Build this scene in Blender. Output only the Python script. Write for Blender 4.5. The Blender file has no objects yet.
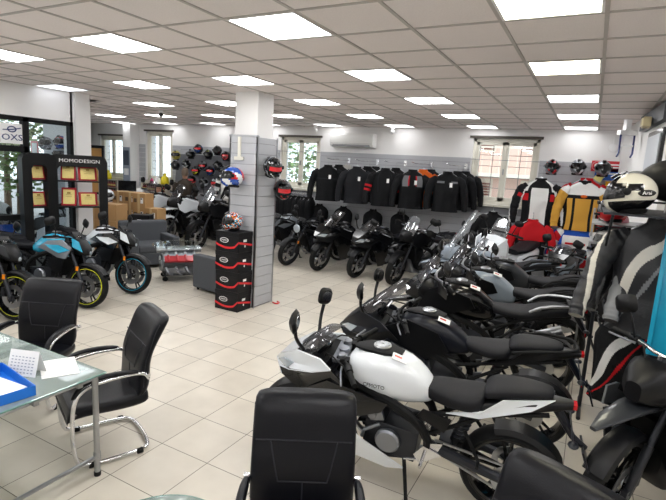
import bpy, math, random
from mathutils import Vector, Matrix
C = bpy.context.scene.collection
sc = bpy.context.scene
PI = math.pi
def R(a): return math.radians(a)
# ---------------------------------------------------------------- camera
CAMZ = 2.137
FL = 481.57
yaw, pitch, roll = .4857, -.1687, .0585
cy, sy = math.cos(yaw), math.sin(yaw)
f0 = Vector((-sy, cy, 0)); r0 = Vector((cy, sy, 0))
FW = f0*math.cos(pitch)+Vector((0, 0, math.sin(pitch)))
u0 = -f0*math.sin(pitch)+Vector((0, 0, math.cos(pitch)))
RT = r0*math.cos(roll)+u0*math.sin(roll); UP = -r0*math.sin(roll)+u0*math.cos(roll)
cam = bpy.data.cameras.new('camera'); co = bpy.data.objects.new('camera', cam); C.objects.link(co)
M = Matrix((RT, UP, -FW)).transposed().to_4x4(); M.translation = (0, 0, CAMZ); co.matrix_world = M
cam.sensor_width = 36; cam.lens = FL/666*36; cam.clip_start = .02
sc.camera = co
def ray(x, y): return FW+RT*((x-333)/FL)-UP*((y-250)/FL)
def aty(x, y, Y):
    d = ray(x, y); return d*(Y/d.y)+Vector((0, 0, CAMZ))
def atx(x, y, X):
    d = ray(x, y); return d*(X/d.x)+Vector((0, 0, CAMZ))
# ---------------------------------------------------------------- light
sc.view_settings.view_transform = 'Standard'; sc.view_settings.look = 'None'
sc.view_settings.gamma = 1; sc.view_settings.use_curve_mapping = False
sc.view_settings.exposure = 0.62
PANEL_STRENGTH = 10.5
w = bpy.data.worlds.new('sky'); sc.world = w; w.use_nodes = True
bg = w.node_tree.nodes['Background']; bg.inputs[0].default_value = (.80, .90, 1, 1); bg.inputs[1].default_value = 2.2
random.seed(4)
# ---------------------------------------------------------------- materials
def lin(c):
    if isinstance(c, str): c = tuple(int(c[i:i+2], 16)/255 for i in (0, 2, 4))
    return tuple((v/12.92 if v <= .04045 else ((v+.055)/1.055)**2.4) for v in c)
MC = {}
def mat(name, col, rough=.5, metal=0, coat=0, bump=0, bscale=60, var=0, vscale=5, emit=0, spec=.5):
    if name in MC: return MC[name]
    m = bpy.data.materials.new(name); m.use_nodes = True; nt = m.node_tree; b = nt.nodes['Principled BSDF']
    c = lin(col)+(1,)
    b.inputs['Base Color'].default_value = c; b.inputs['Roughness'].default_value = rough
    b.inputs['Metallic'].default_value = metal; b.inputs['Coat Weight'].default_value = coat
    b.inputs['Coat Roughness'].default_value = .06
    b.inputs['Specular IOR Level'].default_value = spec
    tc = nt.nodes.new('ShaderNodeTexCoord')
    if emit:
        b.inputs['Emission Color'].default_value = c; b.inputs['Emission Strength'].default_value = emit
    if var:
        n = nt.nodes.new('ShaderNodeTexNoise'); n.inputs['Scale'].default_value = vscale; n.inputs['Detail'].default_value = 4
        nt.links.new(tc.outputs['Object'], n.inputs['Vector'])
        mx = nt.nodes.new('ShaderNodeMix'); mx.data_type = 'RGBA'
        mx.inputs[6].default_value = tuple(v*(1-var) for v in c[:3])+(1,); mx.inputs[7].default_value = tuple(min(1, v*(1+var)) for v in c[:3])+(1,)
        nt.links.new(n.outputs['Fac'], mx.inputs[0]); nt.links.new(mx.outputs[2], b.inputs['Base Color'])
    if bump:
        n = nt.nodes.new('ShaderNodeTexNoise'); n.inputs['Scale'].default_value = bscale; n.inputs['Detail'].default_value = 3
        nt.links.new(tc.outputs['Object'], n.inputs['Vector'])
        bp = nt.nodes.new('ShaderNodeBump'); bp.inputs['Strength'].default_value = bump; bp.inputs['Distance'].default_value = .01
        nt.links.new(n.outputs['Fac'], bp.inputs['Height']); nt.links.new(bp.outputs['Normal'], b.inputs['Normal'])
    MC[name] = m; return m
def glass(name, tint, refl=.12, diff=0, dcol=(1, 1, 1)):
    m = bpy.data.materials.new(name); m.use_nodes = True; nt = m.node_tree; nt.nodes.clear()
    o = nt.nodes.new('ShaderNodeOutputMaterial'); t = nt.nodes.new('ShaderNodeBsdfTransparent'); t.inputs[0].default_value = tuple(tint)+(1,)
    g = nt.nodes.new('ShaderNodeBsdfGlossy'); g.inputs['Roughness'].default_value = .03
    lw = nt.nodes.new('ShaderNodeLayerWeight'); lw.inputs[0].default_value = .45
    ma = nt.nodes.new('ShaderNodeMath'); ma.operation = 'MULTIPLY_ADD'; ma.inputs[1].default_value = refl; ma.inputs[2].default_value = refl*.4
    nt.links.new(lw.outputs['Fresnel'], ma.inputs[0])
    x = nt.nodes.new('ShaderNodeMixShader'); nt.links.new(ma.outputs[0], x.inputs[0]); nt.links.new(g.outputs[0], x.inputs[2])
    src = t
    if diff:
        d = nt.nodes.new('ShaderNodeBsdfDiffuse'); d.inputs[0].default_value = tuple(dcol)+(1,)
        y = nt.nodes.new('ShaderNodeMixShader'); y.inputs[0].default_value = diff
        nt.links.new(t.outputs[0], y.inputs[1]); nt.links.new(d.outputs[0], y.inputs[2]); src = y
    nt.links.new(src.outputs[0], x.inputs[1]); nt.links.new(x.outputs[0], o.inputs[0]); return m
def tiles_mat():
    m = bpy.data.materials.new('floor_tiles'); m.use_nodes = True; nt = m.node_tree; b = nt.nodes['Principled BSDF']; L = nt.links
    ge = nt.nodes.new('ShaderNodeNewGeometry'); sp = nt.nodes.new('ShaderNodeSeparateXYZ'); L.new(ge.outputs['Position'], sp.inputs[0])
    def M_(op, a, bb=None, c=None):
        n = nt.nodes.new('ShaderNodeMath'); n.operation = op
        for i, v in enumerate((a, bb, c)):
            if v is None: continue
            if isinstance(v, (int, float)): n.inputs[i].default_value = v
            else: L.new(v, n.inputs[i])
        return n.outputs[0]
    def axis(out, off):
        t = M_('DIVIDE', M_('SUBTRACT', out, off), .45); fr = M_('FRACT', t)
        d = M_('MINIMUM', fr, M_('SUBTRACT', 1, fr)); return M_('LESS_THAN', d, .0062), M_('FLOOR', t)
    gx, ix = axis(sp.outputs[0], .065); gy, iy = axis(sp.outputs[1], .1476)
    g = M_('MAXIMUM', gx, gy)
    cb = nt.nodes.new('ShaderNodeCombineXYZ'); L.new(ix, cb.inputs[0]); L.new(iy, cb.inputs[1])
    wn = nt.nodes.new('ShaderNodeTexWhiteNoise'); wn.noise_dimensions = '3D'; L.new(cb.outputs[0], wn.inputs['Vector'])
    n = nt.nodes.new('ShaderNodeTexNoise'); n.inputs['Scale'].default_value = 3.5; n.inputs['Detail'].default_value = 6; L.new(ge.outputs['Position'], n.inputs['Vector'])
    s = M_('ADD', M_('MULTIPLY', n.outputs['Fac'], .7), M_('MULTIPLY', wn.outputs[0], .3))
    mx = nt.nodes.new('ShaderNodeMix'); mx.data_type = 'RGBA'; L.new(s, mx.inputs[0])
    mx.inputs[6].default_value = lin('b5ad9f')+(1,); mx.inputs[7].default_value = lin('e0d9cc')+(1,)
    m2 = nt.nodes.new('ShaderNodeMix'); m2.data_type = 'RGBA'; L.new(g, m2.inputs[0]); L.new(mx.outputs[2], m2.inputs[6]); m2.inputs[7].default_value = lin('6b645c')+(1,)
    L.new(m2.outputs[2], b.inputs['Base Color'])
    L.new(M_('ADD', M_('MULTIPLY', g, .4), M_('MULTIPLY_ADD', n.outputs['Fac'], .15, .24)), b.inputs['Roughness'])
    bp = nt.nodes.new('ShaderNodeBump'); bp.inputs['Strength'].default_value = .3; bp.inputs['Distance'].default_value = .003; bp.invert = True
    L.new(g, bp.inputs['Height']); L.new(bp.outputs[0], b.inputs['Normal'])
    return m
white = mat('white_plaster', 'ecebea', .7, bump=.08, bscale=90)
ceilm = mat('ceiling_tile', 'efe7e5', .9, bump=.5, bscale=160, var=.10, vscale=90)
tbar = mat('ceiling_bar', 'b9b3af', .5)
slat = mat('slatwall_grey', 'b4b6bb', .45)
slatd = mat('slatwall_groove', '85878c', .6)
dpanel = mat('dark_display_board', '66686e', .6)
creamf = mat('window_paint', 'e2dfd2', .5)
blk = mat('black_plastic', '0a0b0e', .38, bump=.05, bscale=300, spec=.28)
gblk = mat('gloss_black', '08090c', .16, coat=.25, spec=.4)
mblk = mat('matt_black', '0b0c0e', .55, spec=.22)
navy = mat('dark_blue_black_plastic', '0b0f1a', .34, spec=.35)
rub = mat('tyre_rubber', '0c0d0e', .65, bump=.15, bscale=80, spec=.25)
seatm = mat('seat_vinyl', '131419', .55, bump=.1, bscale=300, spec=.25)
lea = mat('black_leather', '07080f', .34, bump=.07, bscale=160, spec=.26)
leah = mat('leather_seam', '1b1d26', .4)
chrome = mat('chrome', 'dedfe2', .12, 1)
steel = mat('brushed_steel', 'a9abae', .3, 1)
alu = mat('cast_aluminium', '8d9096', .42, .9)
dalu = mat('dark_cast_metal', '3a3c41', .42, .8)
pw = mat('white_gloss_paint', 'e6ebf0', .18, coat=.8)
silv = mat('silver_paint', '8f959c', .28, .6, coat=.5)
grey = mat('graphite_paint', '34373c', .33, .5, coat=.3)
lgrey = mat('pale_grey_blue_paint', '8e9aa8', .3, .1, coat=.5)
cyan = mat('cyan_paint', '22a3c8', .25, coat=.6)
bluep = mat('royal_blue_paint', '1f4fae', .25, coat=.6)
redp = mat('red_paint', 'c9141f', .3, coat=.4)
yel = mat('yellow_paint', 'd9e21c', .4)
amb = mat('amber_lens', 'f08a10', .3)
redl = mat('red_lens', 'b01018', .2)
whl = mat('white_label', 'f2f2f2', .5)
olive = mat('olive_yellow_paint', 'b7ac4e', .4)
lampg = mat('headlamp_glass', 'b9c4cd', .08, .4, coat=1)
clearg = glass('clear_screen', (.90, .92, .94), .25, .08, (.7, .75, .8))
smokeg = glass('smoked_screen', (.66, .67, .70), .17, .05, (.35, .35, .36))
paneg = glass('window_glass', (.93, .96, .96), .15)
tabg = glass('frosted_green_glass', (.72, .84, .80), .55, .42, (.60, .72, .68))
edgeg = glass('glass_edge', (.25, .55, .45), .3, .5, (.35, .62, .55))
card = mat('cardboard', 'b08a5c', .8, var=.06, vscale=8)
sofa_m = mat('charcoal_fabric', '4b4e53', .9, bump=.3, bscale=300)
skin = mat('skin', 'c69478', .55)
hairb = mat('black_hair', '141012', .6, bump=.4, bscale=60)
hairg = mat('grey_brown_hair', '6a5b4d', .7, bump=.4, bscale=80)
brownj = mat('dark_brown_cloth', '33291f', .8, bump=.3, bscale=60)
paper = mat('paper', 'f0efee', .6)
boxblue = mat('blue_card', '1572d6', .4)
gold = mat('gold_plaque', 'd9c57c', .45, .2, var=.12, vscale=30)
redvel = mat('red_velvet', 'a51524', .7)
emitm = mat('light_diffuser', 'ffffff', .5, emit=PANEL_STRENGTH)
emitx = mat('light_diffuser_low', 'f4f7ff', .5, emit=PANEL_STRENGTH*.12)
emitd = mat('light_diffuser_dim', 'fefeff', .5, emit=PANEL_STRENGTH*.3)
emity = mat('light_diffuser_warm', 'fff9e0', .5, emit=PANEL_STRENGTH)
lframe = mat('light_trim', 'e8e8e8', .5)
def cloth(name, col): return mat('cloth_'+name, col, .8, bump=.5, bscale=45, spec=.25)
cb_ = cloth('black', '0d0e11'); cg_ = cloth('grey', '6f7175'); cw_ = cloth('white', 'dcdcda'); cr_ = cloth('red', 'b8141e')
cdg = cloth('dark_grey', '1c1d21'); cyl = cloth('ochre', 'c8963c'); cbl = cloth('blue', '1d4aa3'); cor = cloth('orange', 'd9641e')
lb_ = cloth('light_blue', '9db4cc'); clg = cloth('light_grey', 'b9b7b2')
# ---------------------------------------------------------------- mesh builder
class MB:
    def __init__(s): s.v = []; s.f = []; s.m = []
    def add(s, vs, fs, mi=0):
        o = len(s.v); s.v += [Vector(p) for p in vs]
        for k, f in enumerate(fs):
            s.f.append(tuple(i+o for i in f)); s.m.append(mi[k] if isinstance(mi, list) else mi)
        return s
    def box(s, c, d, rot=None, mi=0):
        x, y, z = (q/2 for q in d); vs = [Vector((a*x, b*y, e*z)) for a in (-1, 1) for b in (-1, 1) for e in (-1, 1)]
        if rot is not None: vs = [rot@p for p in vs]
        vs = [p+Vector(c) for p in vs]
        return s.add(vs, [(0, 1, 3, 2), (4, 6, 7, 5), (0, 4, 5, 1), (2, 3, 7, 6), (0, 2, 6, 4), (1, 5, 7, 3)], mi)
    def bx(s, a, b, mi=0): return s.box([(p+q)/2 for p, q in zip(a, b)], [abs(q-p) for p, q in zip(a, b)], None, mi)
    def rings(s, rs, caps=True, mi=0, closed=False):
        n = len(rs[0]); vs = [p for r in rs for p in r]; fs = []
        ms = []
        last = len(rs) if closed else len(rs)-1
        for i in range(last):
            j = (i+1) % len(rs)
            for k in range(n):
                l = (k+1) % n; fs.append((i*n+k, i*n+l, j*n+l, j*n+k)); ms.append(mi(i, k) if callable(mi) else mi)
        if caps and not closed:
            fs.append(tuple(range(n-1, -1, -1))); fs.append(tuple((len(rs)-1)*n+k for k in range(n)))
            ms += [mi(0, 0) if callable(mi) else mi]*2
        return s.add(vs, fs, ms)
    def tube(s, pts, r, n=8, mi=0, closed=False, sm=0):
        P = [Vector(p) for p in pts]
        if not isinstance(r, (list, tuple)): r = [r]*len(P)
        for _ in range(sm):
            Q = [P[0]]; q = [r[0]]
            for i in range(len(P)-1):
                Q += [P[i]*.75+P[i+1]*.25, P[i]*.25+P[i+1]*.75]; q += [r[i]*.75+r[i+1]*.25, r[i]*.25+r[i+1]*.75]
            P = Q+[P[-1]]; r = q+[r[-1]]
        rs = []; N = None
        for i, p in enumerate(P):
            if closed: t = P[(i+1) % len(P)]-P[i-1]
            else: t = P[min(i+1, len(P)-1)]-P[max(i-1, 0)]
            t.normalize()
            if N is None: N = t.orthogonal().normalized()
            else:
                N = N-t*N.dot(t); N = N.normalized() if N.length > 1e-6 else t.orthogonal().normalized()
            B = t.cross(N)
            rs.append([p+(N*math.cos(a)+B*math.sin(a))*r[i] for a in [2*PI*k/n for k in range(n)]])
        return s.rings(rs, True, mi, closed)
    def lathe(s, prof, c=(0, 0, 0), ax='z', n=24, mi=0, closed=False):
        c = Vector(c); rs = []
        for (r, h) in prof:
            ring = []
            for k in range(n):
                a = 2*PI*k/n; p = (r*math.cos(a), r*math.sin(a), h)
                if ax == 'y': p = (p[0], p[2], -p[1])
                elif ax == 'x': p = (p[2], p[0], p[1])
                ring.append(c+Vector(p))
            rs.append(ring)
        return s.rings(rs, not closed, mi, closed)
    def prism(s, poly, y0, y1, ax='y', mi=0):
        def q(a, b, h): return {'y': (a, h, b), 'x': (h, a, b), 'z': (a, b, h)}[ax]
        n = len(poly)
        return s.add([q(a, b, y0) for a, b in poly]+[q(a, b, y1) for a, b in poly],
                     [tuple(range(n)), tuple(range(2*n-1, n-1, -1))]+[(i, i+n, (i+1) % n+n, (i+1) % n) for i in range(n)], mi)
    def panel(s, pts, t=.012, bulge=.0, mi=0):
        # pts: (x, z, y) outline of a curved side panel with thickness t towards the centre plane
        n = len(pts); out = [Vector((x, y, z)) for x, z, y in pts]; cc = sum(out, Vector())/n
        sg = 1 if cc.y >= 0 else -1
        mid = [p*.5+cc*.5+Vector((0, sg*bulge*.7, 0)) for p in out]; c2 = cc+Vector((0, sg*bulge, 0))
        inn = [p-Vector((0, sg*t, 0)) for p in out]; ci = cc-Vector((0, sg*t, 0))
        vs = out+mid+[c2]+inn+[ci]; fs = []
        for i in range(n):
            j = (i+1) % n
            fs += [(i, j, n+j, n+i), (n+i, n+j, 2*n), (i, 2*n+1+i, 2*n+1+j, j), (2*n+1+i, 3*n+1, 2*n+1+j)]
        return s.add(vs, fs, mi)
    def loft(s, secs, n=16, e=2.4, mi=0, cy=0):
        # secs: (x, halfwidth, zbottom, ztop)
        rs = []
        for x, wd, zb, zt in secs:
            zc = (zb+zt)/2; h = (zt-zb)/2; ring = []
            for k in range(n):
                a = 2*PI*k/n; ca, sa = math.cos(a), math.sin(a)
                ring.append(Vector((x, cy+wd*math.copysign(abs(ca)**(2/e), ca), zc+h*math.copysign(abs(sa)**(2/e), sa))))
            rs.append(ring)
        return s.rings(rs, True, mi)
    def ell(s, c, r, n=16, m=10, mi=0):
        rs = []
        for j in range(1, m):
            t = PI*j/m; rs.append([Vector((c[0]+r[0]*math.sin(t)*math.cos(2*PI*k/n), c[1]+r[1]*math.sin(t)*math.sin(2*PI*k/n), c[2]+r[2]*math.cos(t))) for k in range(n)])
        return s.rings(rs, True, mi)
    def xf(s, M, start=0):
        for i in range(start, len(s.v)): s.v[i] = M@s.v[i]
        return s
    def mir(s):
        o = len(s.v); n = len(s.f)
        s.v += [Vector((p.x, -p.y, p.z)) for p in s.v]
        for k in range(n): s.f.append(tuple(i+o for i in reversed(s.f[k]))); s.m.append(s.m[k])
        return s
    def build(s, name, mats, parent=None, sub=0, bev=0, ang=40):
        me = bpy.data.meshes.new(name); me.from_pydata([tuple(p) for p in s.v], [], s.f)
        if not isinstance(mats, (list, tuple)): mats = [mats]
        for m in mats: me.materials.append(m)
        me.polygons.foreach_set('material_index', s.m)
        import bmesh
        bm = bmesh.new(); bm.from_mesh(me); bmesh.ops.recalc_face_normals(bm, faces=bm.faces); bm.to_mesh(me); bm.free()
        me.shade_smooth()
        try: me.set_sharp_from_angle(angle=R(ang))
        except Exception: pass
        o = bpy.data.objects.new(name, me); C.objects.link(o)
        if parent is not None: o.parent = parent
        if bev:
            b = o.modifiers.new('bevel', 'BEVEL'); b.width = bev; b.segments = 2; b.limit_method = 'ANGLE'; b.angle_limit = R(35)
        if sub:
            b = o.modifiers.new('sub', 'SUBSURF'); b.levels = sub; b.render_levels = sub
        return o
def tag(o, label, cat, group=None, kind=None):
    o['label'] = label; o['category'] = cat
    if group: o['group'] = group
    if kind: o['kind'] = kind
    return o
def struct(name, mb, mats, label=None, bev=0):
    o = mb.build(name, mats, None, 0, bev); o['kind'] = 'structure'
    if label: o['label'] = label
    return o
def thing(name, label, cat, loc=(0, 0, 0), rz=0, group=None, lean=0, tilt=0):
    o = bpy.data.objects.new(name, None); o.empty_display_size = .1; C.objects.link(o)
    o.location = loc; o.rotation_euler = (lean, tilt, rz); tag(o, label, cat, group); return o
def dup(o, parent=None):
    c = o.copy(); C.objects.link(c); c.parent = parent
    for ch in o.children: dup(ch, c)
    return c
def text(name, s, size, m, parent, loc, rot, ext=.002, align='CENTER', sx=1):
    cu = bpy.data.curves.new(name, 'FONT'); cu.body = s; cu.size = size; cu.extrude = ext; cu.align_x = align; cu.align_y = 'CENTER'; cu.resolution_u = 2
    t = bpy.data.objects.new('tmp', cu); C.objects.link(t); bpy.context.view_layer.update()
    me = bpy.data.meshes.new_from_object(t.evaluated_get(bpy.context.evaluated_depsgraph_get()))
    bpy.data.objects.remove(t)
    me.materials.clear(); me.materials.append(m)
    o = bpy.data.objects.new(name, me); C.objects.link(o); o.parent = parent; o.location = loc; o.rotation_euler = rot; o.scale = (sx, 1, 1)
    return o
# ================================================================ ROOM
CZ = 3.133; YB = 10.7; XL = -7.88; XR = 2.4; YF = -2.2; XA = -16.5; YA = 6.45
struct('floor', MB().prism([(XR, YF), (XR, YB+.2), (-15.7, YB+.2), (-9.5, 6.6), (-8.2, 5.55), (XL-.1, 5.4), (XL-.1, YF)], -.1, 0, 'z'), tiles_mat(), 'pale beige square floor tiles with thin dark joints')
X0 = -.113*.6; Y0 = 5.666*.6
lights = []
for j in (-7, -4, -1, 2, 5, 8, 11):
    for i in (2, -1, -4, -7, -10, -13, -16, -19, -22):
        x, y = (i+.5)*.6+X0, (j+.5)*.6+Y0
        if x > XR-.3: continue
        if x < XL-.2 and y < YA+.3: continue
        if i == 2 and y > 4: continue
        if x < -15.9 or y < YF+.4: continue
        lights.append((i, j))
LS = set(lights)
mb = MB()
for i in range(-27, 5):
    for j in range(-10, 13):
        if (i, j) in LS: continue
        x, y = i*.6+X0, j*.6+Y0
        if x+.6 < XA or x > XR or y > YB or y+.6 < YF: continue
        if x+.6 < XL-.3 and y+.6 < YA: continue
        mb.bx((x, y, CZ), (min(x+.6, XR), min(y+.6, YB), CZ+.02))
struct('ceiling', mb, ceilm, 'speckled grey suspended ceiling tiles')
mb = MB()
for i in range(-27, 5):
    x = i*.6+X0
    if XA < x < XR: mb.bx((x-.012, (YA if x < XL-.3 else YF), CZ-.008), (x+.012, YB, CZ+.003))
for j in range(-10, 13):
    y = j*.6+Y0
    if YF < y < YB: mb.bx((XL if y < YA else XA, y-.012, CZ-.007), (XR, y+.012, CZ+.003))
struct('trim_1', mb, tbar, 'thin metal grid of the suspended ceiling')
struct('trim_2', MB().bx((XA-.3, YF-.3, CZ+.08), (XR+.3, YB+.3, CZ+.2)), white, 'slab above the ceiling')
rown = {-7: 'furthest behind', -4: 'behind', -1: 'nearest', 2: 'second', 5: 'third', 8: 'fourth', 11: 'fifth and farthest'}
coln = {2: 'beyond the right edge', -1: 'rightmost', -4: 'second from right', -7: 'third from right', -10: 'fourth from right', -13: 'fifth from right', -16: 'sixth from right', -19: 'seventh from right', -22: 'eighth from right'}
proto = None
for (i, j) in lights:
    x, y = i*.6+X0, j*.6+Y0
    lab = 'square white ceiling light panel, %s column, %s row from the camera' % (coln[i], rown[j])
    if proto is None:
        proto = thing('ceiling_light', lab, 'ceiling light', (x, y, CZ-.004), 0, 'recessed ceiling light panels')
        MB().bx((.03, .03, 0), (.57, .57, .012)).build('diffuser', emitm, proto)
        m = MB()
        for a, b in (((.012, .012), (.588, .03)), ((.012, .57), (.588, .588)), ((.012, .03), (.03, .57)), ((.57, .03), (.588, .57))): m.bx((a[0], a[1], -.004), (b[0], b[1], .03))
        m.build('frame', lframe, proto)
    else:
        c = dup(proto); c.location = (x, y, CZ-.004); c['label'] = lab
        if i == -13 and j == 2:
            for ch in c.children:
                if ch.name.startswith('diffuser'):
                    ch.data = ch.data.copy(); ch.data.materials[0] = emitx
        if j == 11:
            for ch in c.children:
                if ch.name.startswith('diffuser'):
                    ch.data = ch.data.copy(); ch.data.materials[0] = emitd
        if i == -1 and j in (-1, 2):
            c['label'] = lab.replace('square white', 'square warm yellowish white')
            for ch in c.children:
                if ch.name.startswith('diffuser'):
                    ch.data = ch.data.copy(); ch.data.materials[0] = emity
# ---- back wall with three window openings
WINS = [(-2.40, -1.07, 1.57, 2.94), (-7.36, -6.18, 1.57, 2.86), (-12.42, -11.30, 1.42, 2.92), (-14.6, -13.45, 1.42, 2.75)]
def wall_with_holes(y0, y1, x0, x1, z0, z1, holes):
    m = MB(); xs = x0
    for (a, b, c, d) in sorted(holes):
        m.bx((xs, y0, z0), (a, y1, z1)); m.bx((a, y0, z0), (b, y1, c)); m.bx((a, y0, d), (b, y1, z1)); xs = b
    m.bx((xs, y0, z0), (x1, y1, z1)); return m
struct('wall_back', wall_with_holes(YB, YB+.35, XA, .62, 0, CZ+.1, WINS), white, 'white back wall with windows')
def slats(x0, x1, z0, z1, y, step=.15, holes=(), th=.02):
    m = MB()
    def seg(a, b, za, zb):
        if b-a > .02 and zb-za > .01: m.bx((a, y-th, za), (b, y, zb))
    z = z0
    while z < z1-.01:
        za, zb = z+.004, min(z+step-.004, z1)
        cuts = [(a, b) for a, b, c, d in holes if c < zb and d > za]
        xs = x0
        for a, b in sorted(cuts): seg(xs, a, za, zb); xs = b
        seg(xs, x1, za, zb); z += step
    return m
h2 = [(a-.03, b+.03, c-.06, d+.05) for a, b, c, d in WINS]
struct('trim_3', slats(-10.95, .50, .02, 2.52, YB-.006, .15, h2), slat, 'grey horizontal slatwall boards along the back wall')
m = wall_with_holes(YB-.006, YB, -10.95, .50, 0, 2.50, [(a-.03, b+.03, c-.06, min(d+.05, 2.49)) for a, b, c, d in WINS if a > -11]); struct('trim_4', m, slatd, 'grooves of the slatwall')
# windows
def window(n, a, b, c, d, lab):
    y = YB+.10; m = MB(); t = .07
    m.bx((a, y-.06, c), (a+t, y+.06, d)); m.bx((b-t, y-.06, c), (b, y+.06, d)); m.bx((a, y-.06, c), (b, y+.06, c+t)); m.bx((a, y-.06, d-t), (b, y+.06, d))
    root = struct('window_%d' % n, m, creamf, lab, .005)
    mid = (a+b)/2
    for x0, x1 in ((a+t, mid), (mid, b-t)):
        s = MB(); q = .065
        s.bx((x0, y-.05, c+t), (x0+q, y, d-t)); s.bx((x1-q, y-.05, c+t), (x1, y, d-t)); s.bx((x0, y-.05, c+t), (x1, y, c+t+.08)); s.bx((x0, y-.05, d-t-.07), (x1, y, d-t))
        s.build('sash', creamf, root, 0, .004)
        MB().bx((x0+q, y-.03, c+t+.08), (x1-q, y-.024, d-t-.07)).build('pane', paneg, root)
    MB().box((mid, y-.075, (c+d)/2), (.02, .03, .12)).build('window_handle', steel, root)
    MB().bx((a-.08, YB-.03, d), (b+.05, YB+.03, d+.05)).build('curtain_rail', mat('rail_brown', '4a443d', .5), root)
    MB().bx((a-.03, YB-.09, c-.05), (b+.03, YB+.1, c)).build('window_sill', creamf, root, 0, .004)
    g = MB()
    k = 5
    for q in range(k): x = a+.1+(b-a-.2)*q/(k-1); g.tube([(x, YB+.27, c), (x, YB+.27, d)], .008, 6)
    for q in range(6): z = c+.1+(d-c-.2)*q/5; g.tube([(a, YB+.27, z), (b, YB+.27, z)], .007, 6)
    g.build('grille', mat('iron_grille', '6b6660', .6), root)
window(1, *WINS[0], 'cream double window with iron grille right of the black jackets')
window(2, *WINS[1], 'cream double window with iron grille left of the air conditioner')
window(3, *WINS[2], 'cream window behind the counter')
window(4, *WINS[3], 'narrow window at the far left end')
# other walls
struct('wall_left', MB().bx((XL-.2, YF, 0), (XL, 3.02, CZ+.1)).bx((XL-.2, 3.02, 2.63), (XL, 5.26, CZ+.1)).bx((XL-.2, 5.22, 0), (XL+.0, 5.55, CZ+.1)).bx((XL, 5.28, 0), (XL+.05, 5.55, CZ)), white, 'white left wall and pilaster over the shopfront')
struct('wall_alcove', MB().prism([(-9.3, YA), (-10.7, YA), (-10.78, YA+.12), (-15.5, YB+.1), (-15.3, YB+.1), (-10.5, YA+.35), (-9.3, YA+.15)], 0, CZ+.1, 'z').prism([(XL-.2, 5.4), (XL-.2, 5.55), (-8.3, 5.7), (-9.3, YA+.02), (-9.45, YA), (-8.3, 5.5)], 0, CZ+.1, 'z'), white, 'white partition behind the left wall')
struct('wall_front', MB().bx((XL-.2, YF-.2, 0), (XR+.2, YF, CZ+.1)), white)
rw = [(.35, YB), (.66, 6.7), (XR, 6.7), (XR, YF), (XR+.3, YF), (XR+.3, YB+.3), (.35, YB+.3)]
struct('wall_right', MB().prism(rw, 0, CZ+.1, 'z'), white, 'white right wall')
struct('trim_5', MB().bx((-13.05, YB-.35, 0), (-12.72, YB, CZ)), white, 'white pilaster left of the counter window')
# lintel at the right
la = math.atan2(10.7-6.7, .35-.66)
def onright(y, off=0): return Vector((.35+(YB-y)*(.31/4.0)-off, y, 0))
p0, p1 = onright(8.3, .03), onright(6.72, .03)
mb = MB(); d = (p1-p0); ln = d.length; rot = Matrix.Rotation(math.atan2(d.y, d.x), 3, 'Z')
mb.box(((p0+p1)/2+Vector((0, 0, 3.0))), (ln, .10, .2), rot)
struct('trim_6', mb, mat('lintel_grey', '55585e', .5), 'dark grey beam under the ceiling on the right wall')
mb = MB(); p = onright(7.3, .02); mb.box(p+Vector((0, 0, 2.45)), (.9, .04, .75), rot); o = mb.build('picture_frame', [gblk]); tag(o, 'black framed panel high on the right wall under the dark beam', 'picture')
MB().box(p+Vector((-.025, 0, 2.45)), (.78, .012, .63), rot).build('picture_sheet', mat('pale_sheet', 'c7ccd2', .4), o)
# ---- pillar
struct('trim_7', MB().bx((-4.71, 5.655, 0), (-4.31, 6.03, CZ)), white, 'white square pillar')
m = MB(); z = .02
m2 = MB().bx((-4.745, 5.625, 0), (-4.275, 6.055, 2.5))
while z < 2.49:
    zt = min(z+.142, 2.5)
    m.bx((-4.765, 5.605, z), (-4.255, 5.63, zt)); m.bx((-4.28, 5.605, z), (-4.255, 6.075, zt)); m.bx((-4.765, 5.605, z), (-4.74, 6.075, zt)); z += .15
o = struct('trim_8', m2, slatd, 'grey slatwall cladding of the pillar'); m.build('slat_board', slat, o)
mb = MB(); mb.bx((-4.252, 5.60, 0), (-4.244, 5.625, 2.52)).bx((-4.252, 6.06, 0), (-4.244, 6.08, 2.52)).bx((-4.77, 5.598, 2.5), (-4.25, 5.61, 2.53)); mb.build('edge_strip', steel, o)
mb = MB().bx((-4.60, 5.585, 2.22), (-4.55, 5.603, 2.5)); mb.bx((-4.66, 5.58, 2.17), (-4.50, 5.603, 2.22)); o = mb.build('helmet_hook', creamf); tag(o, 'small cream bracket at the top of the pillar cladding', 'bracket')
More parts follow.
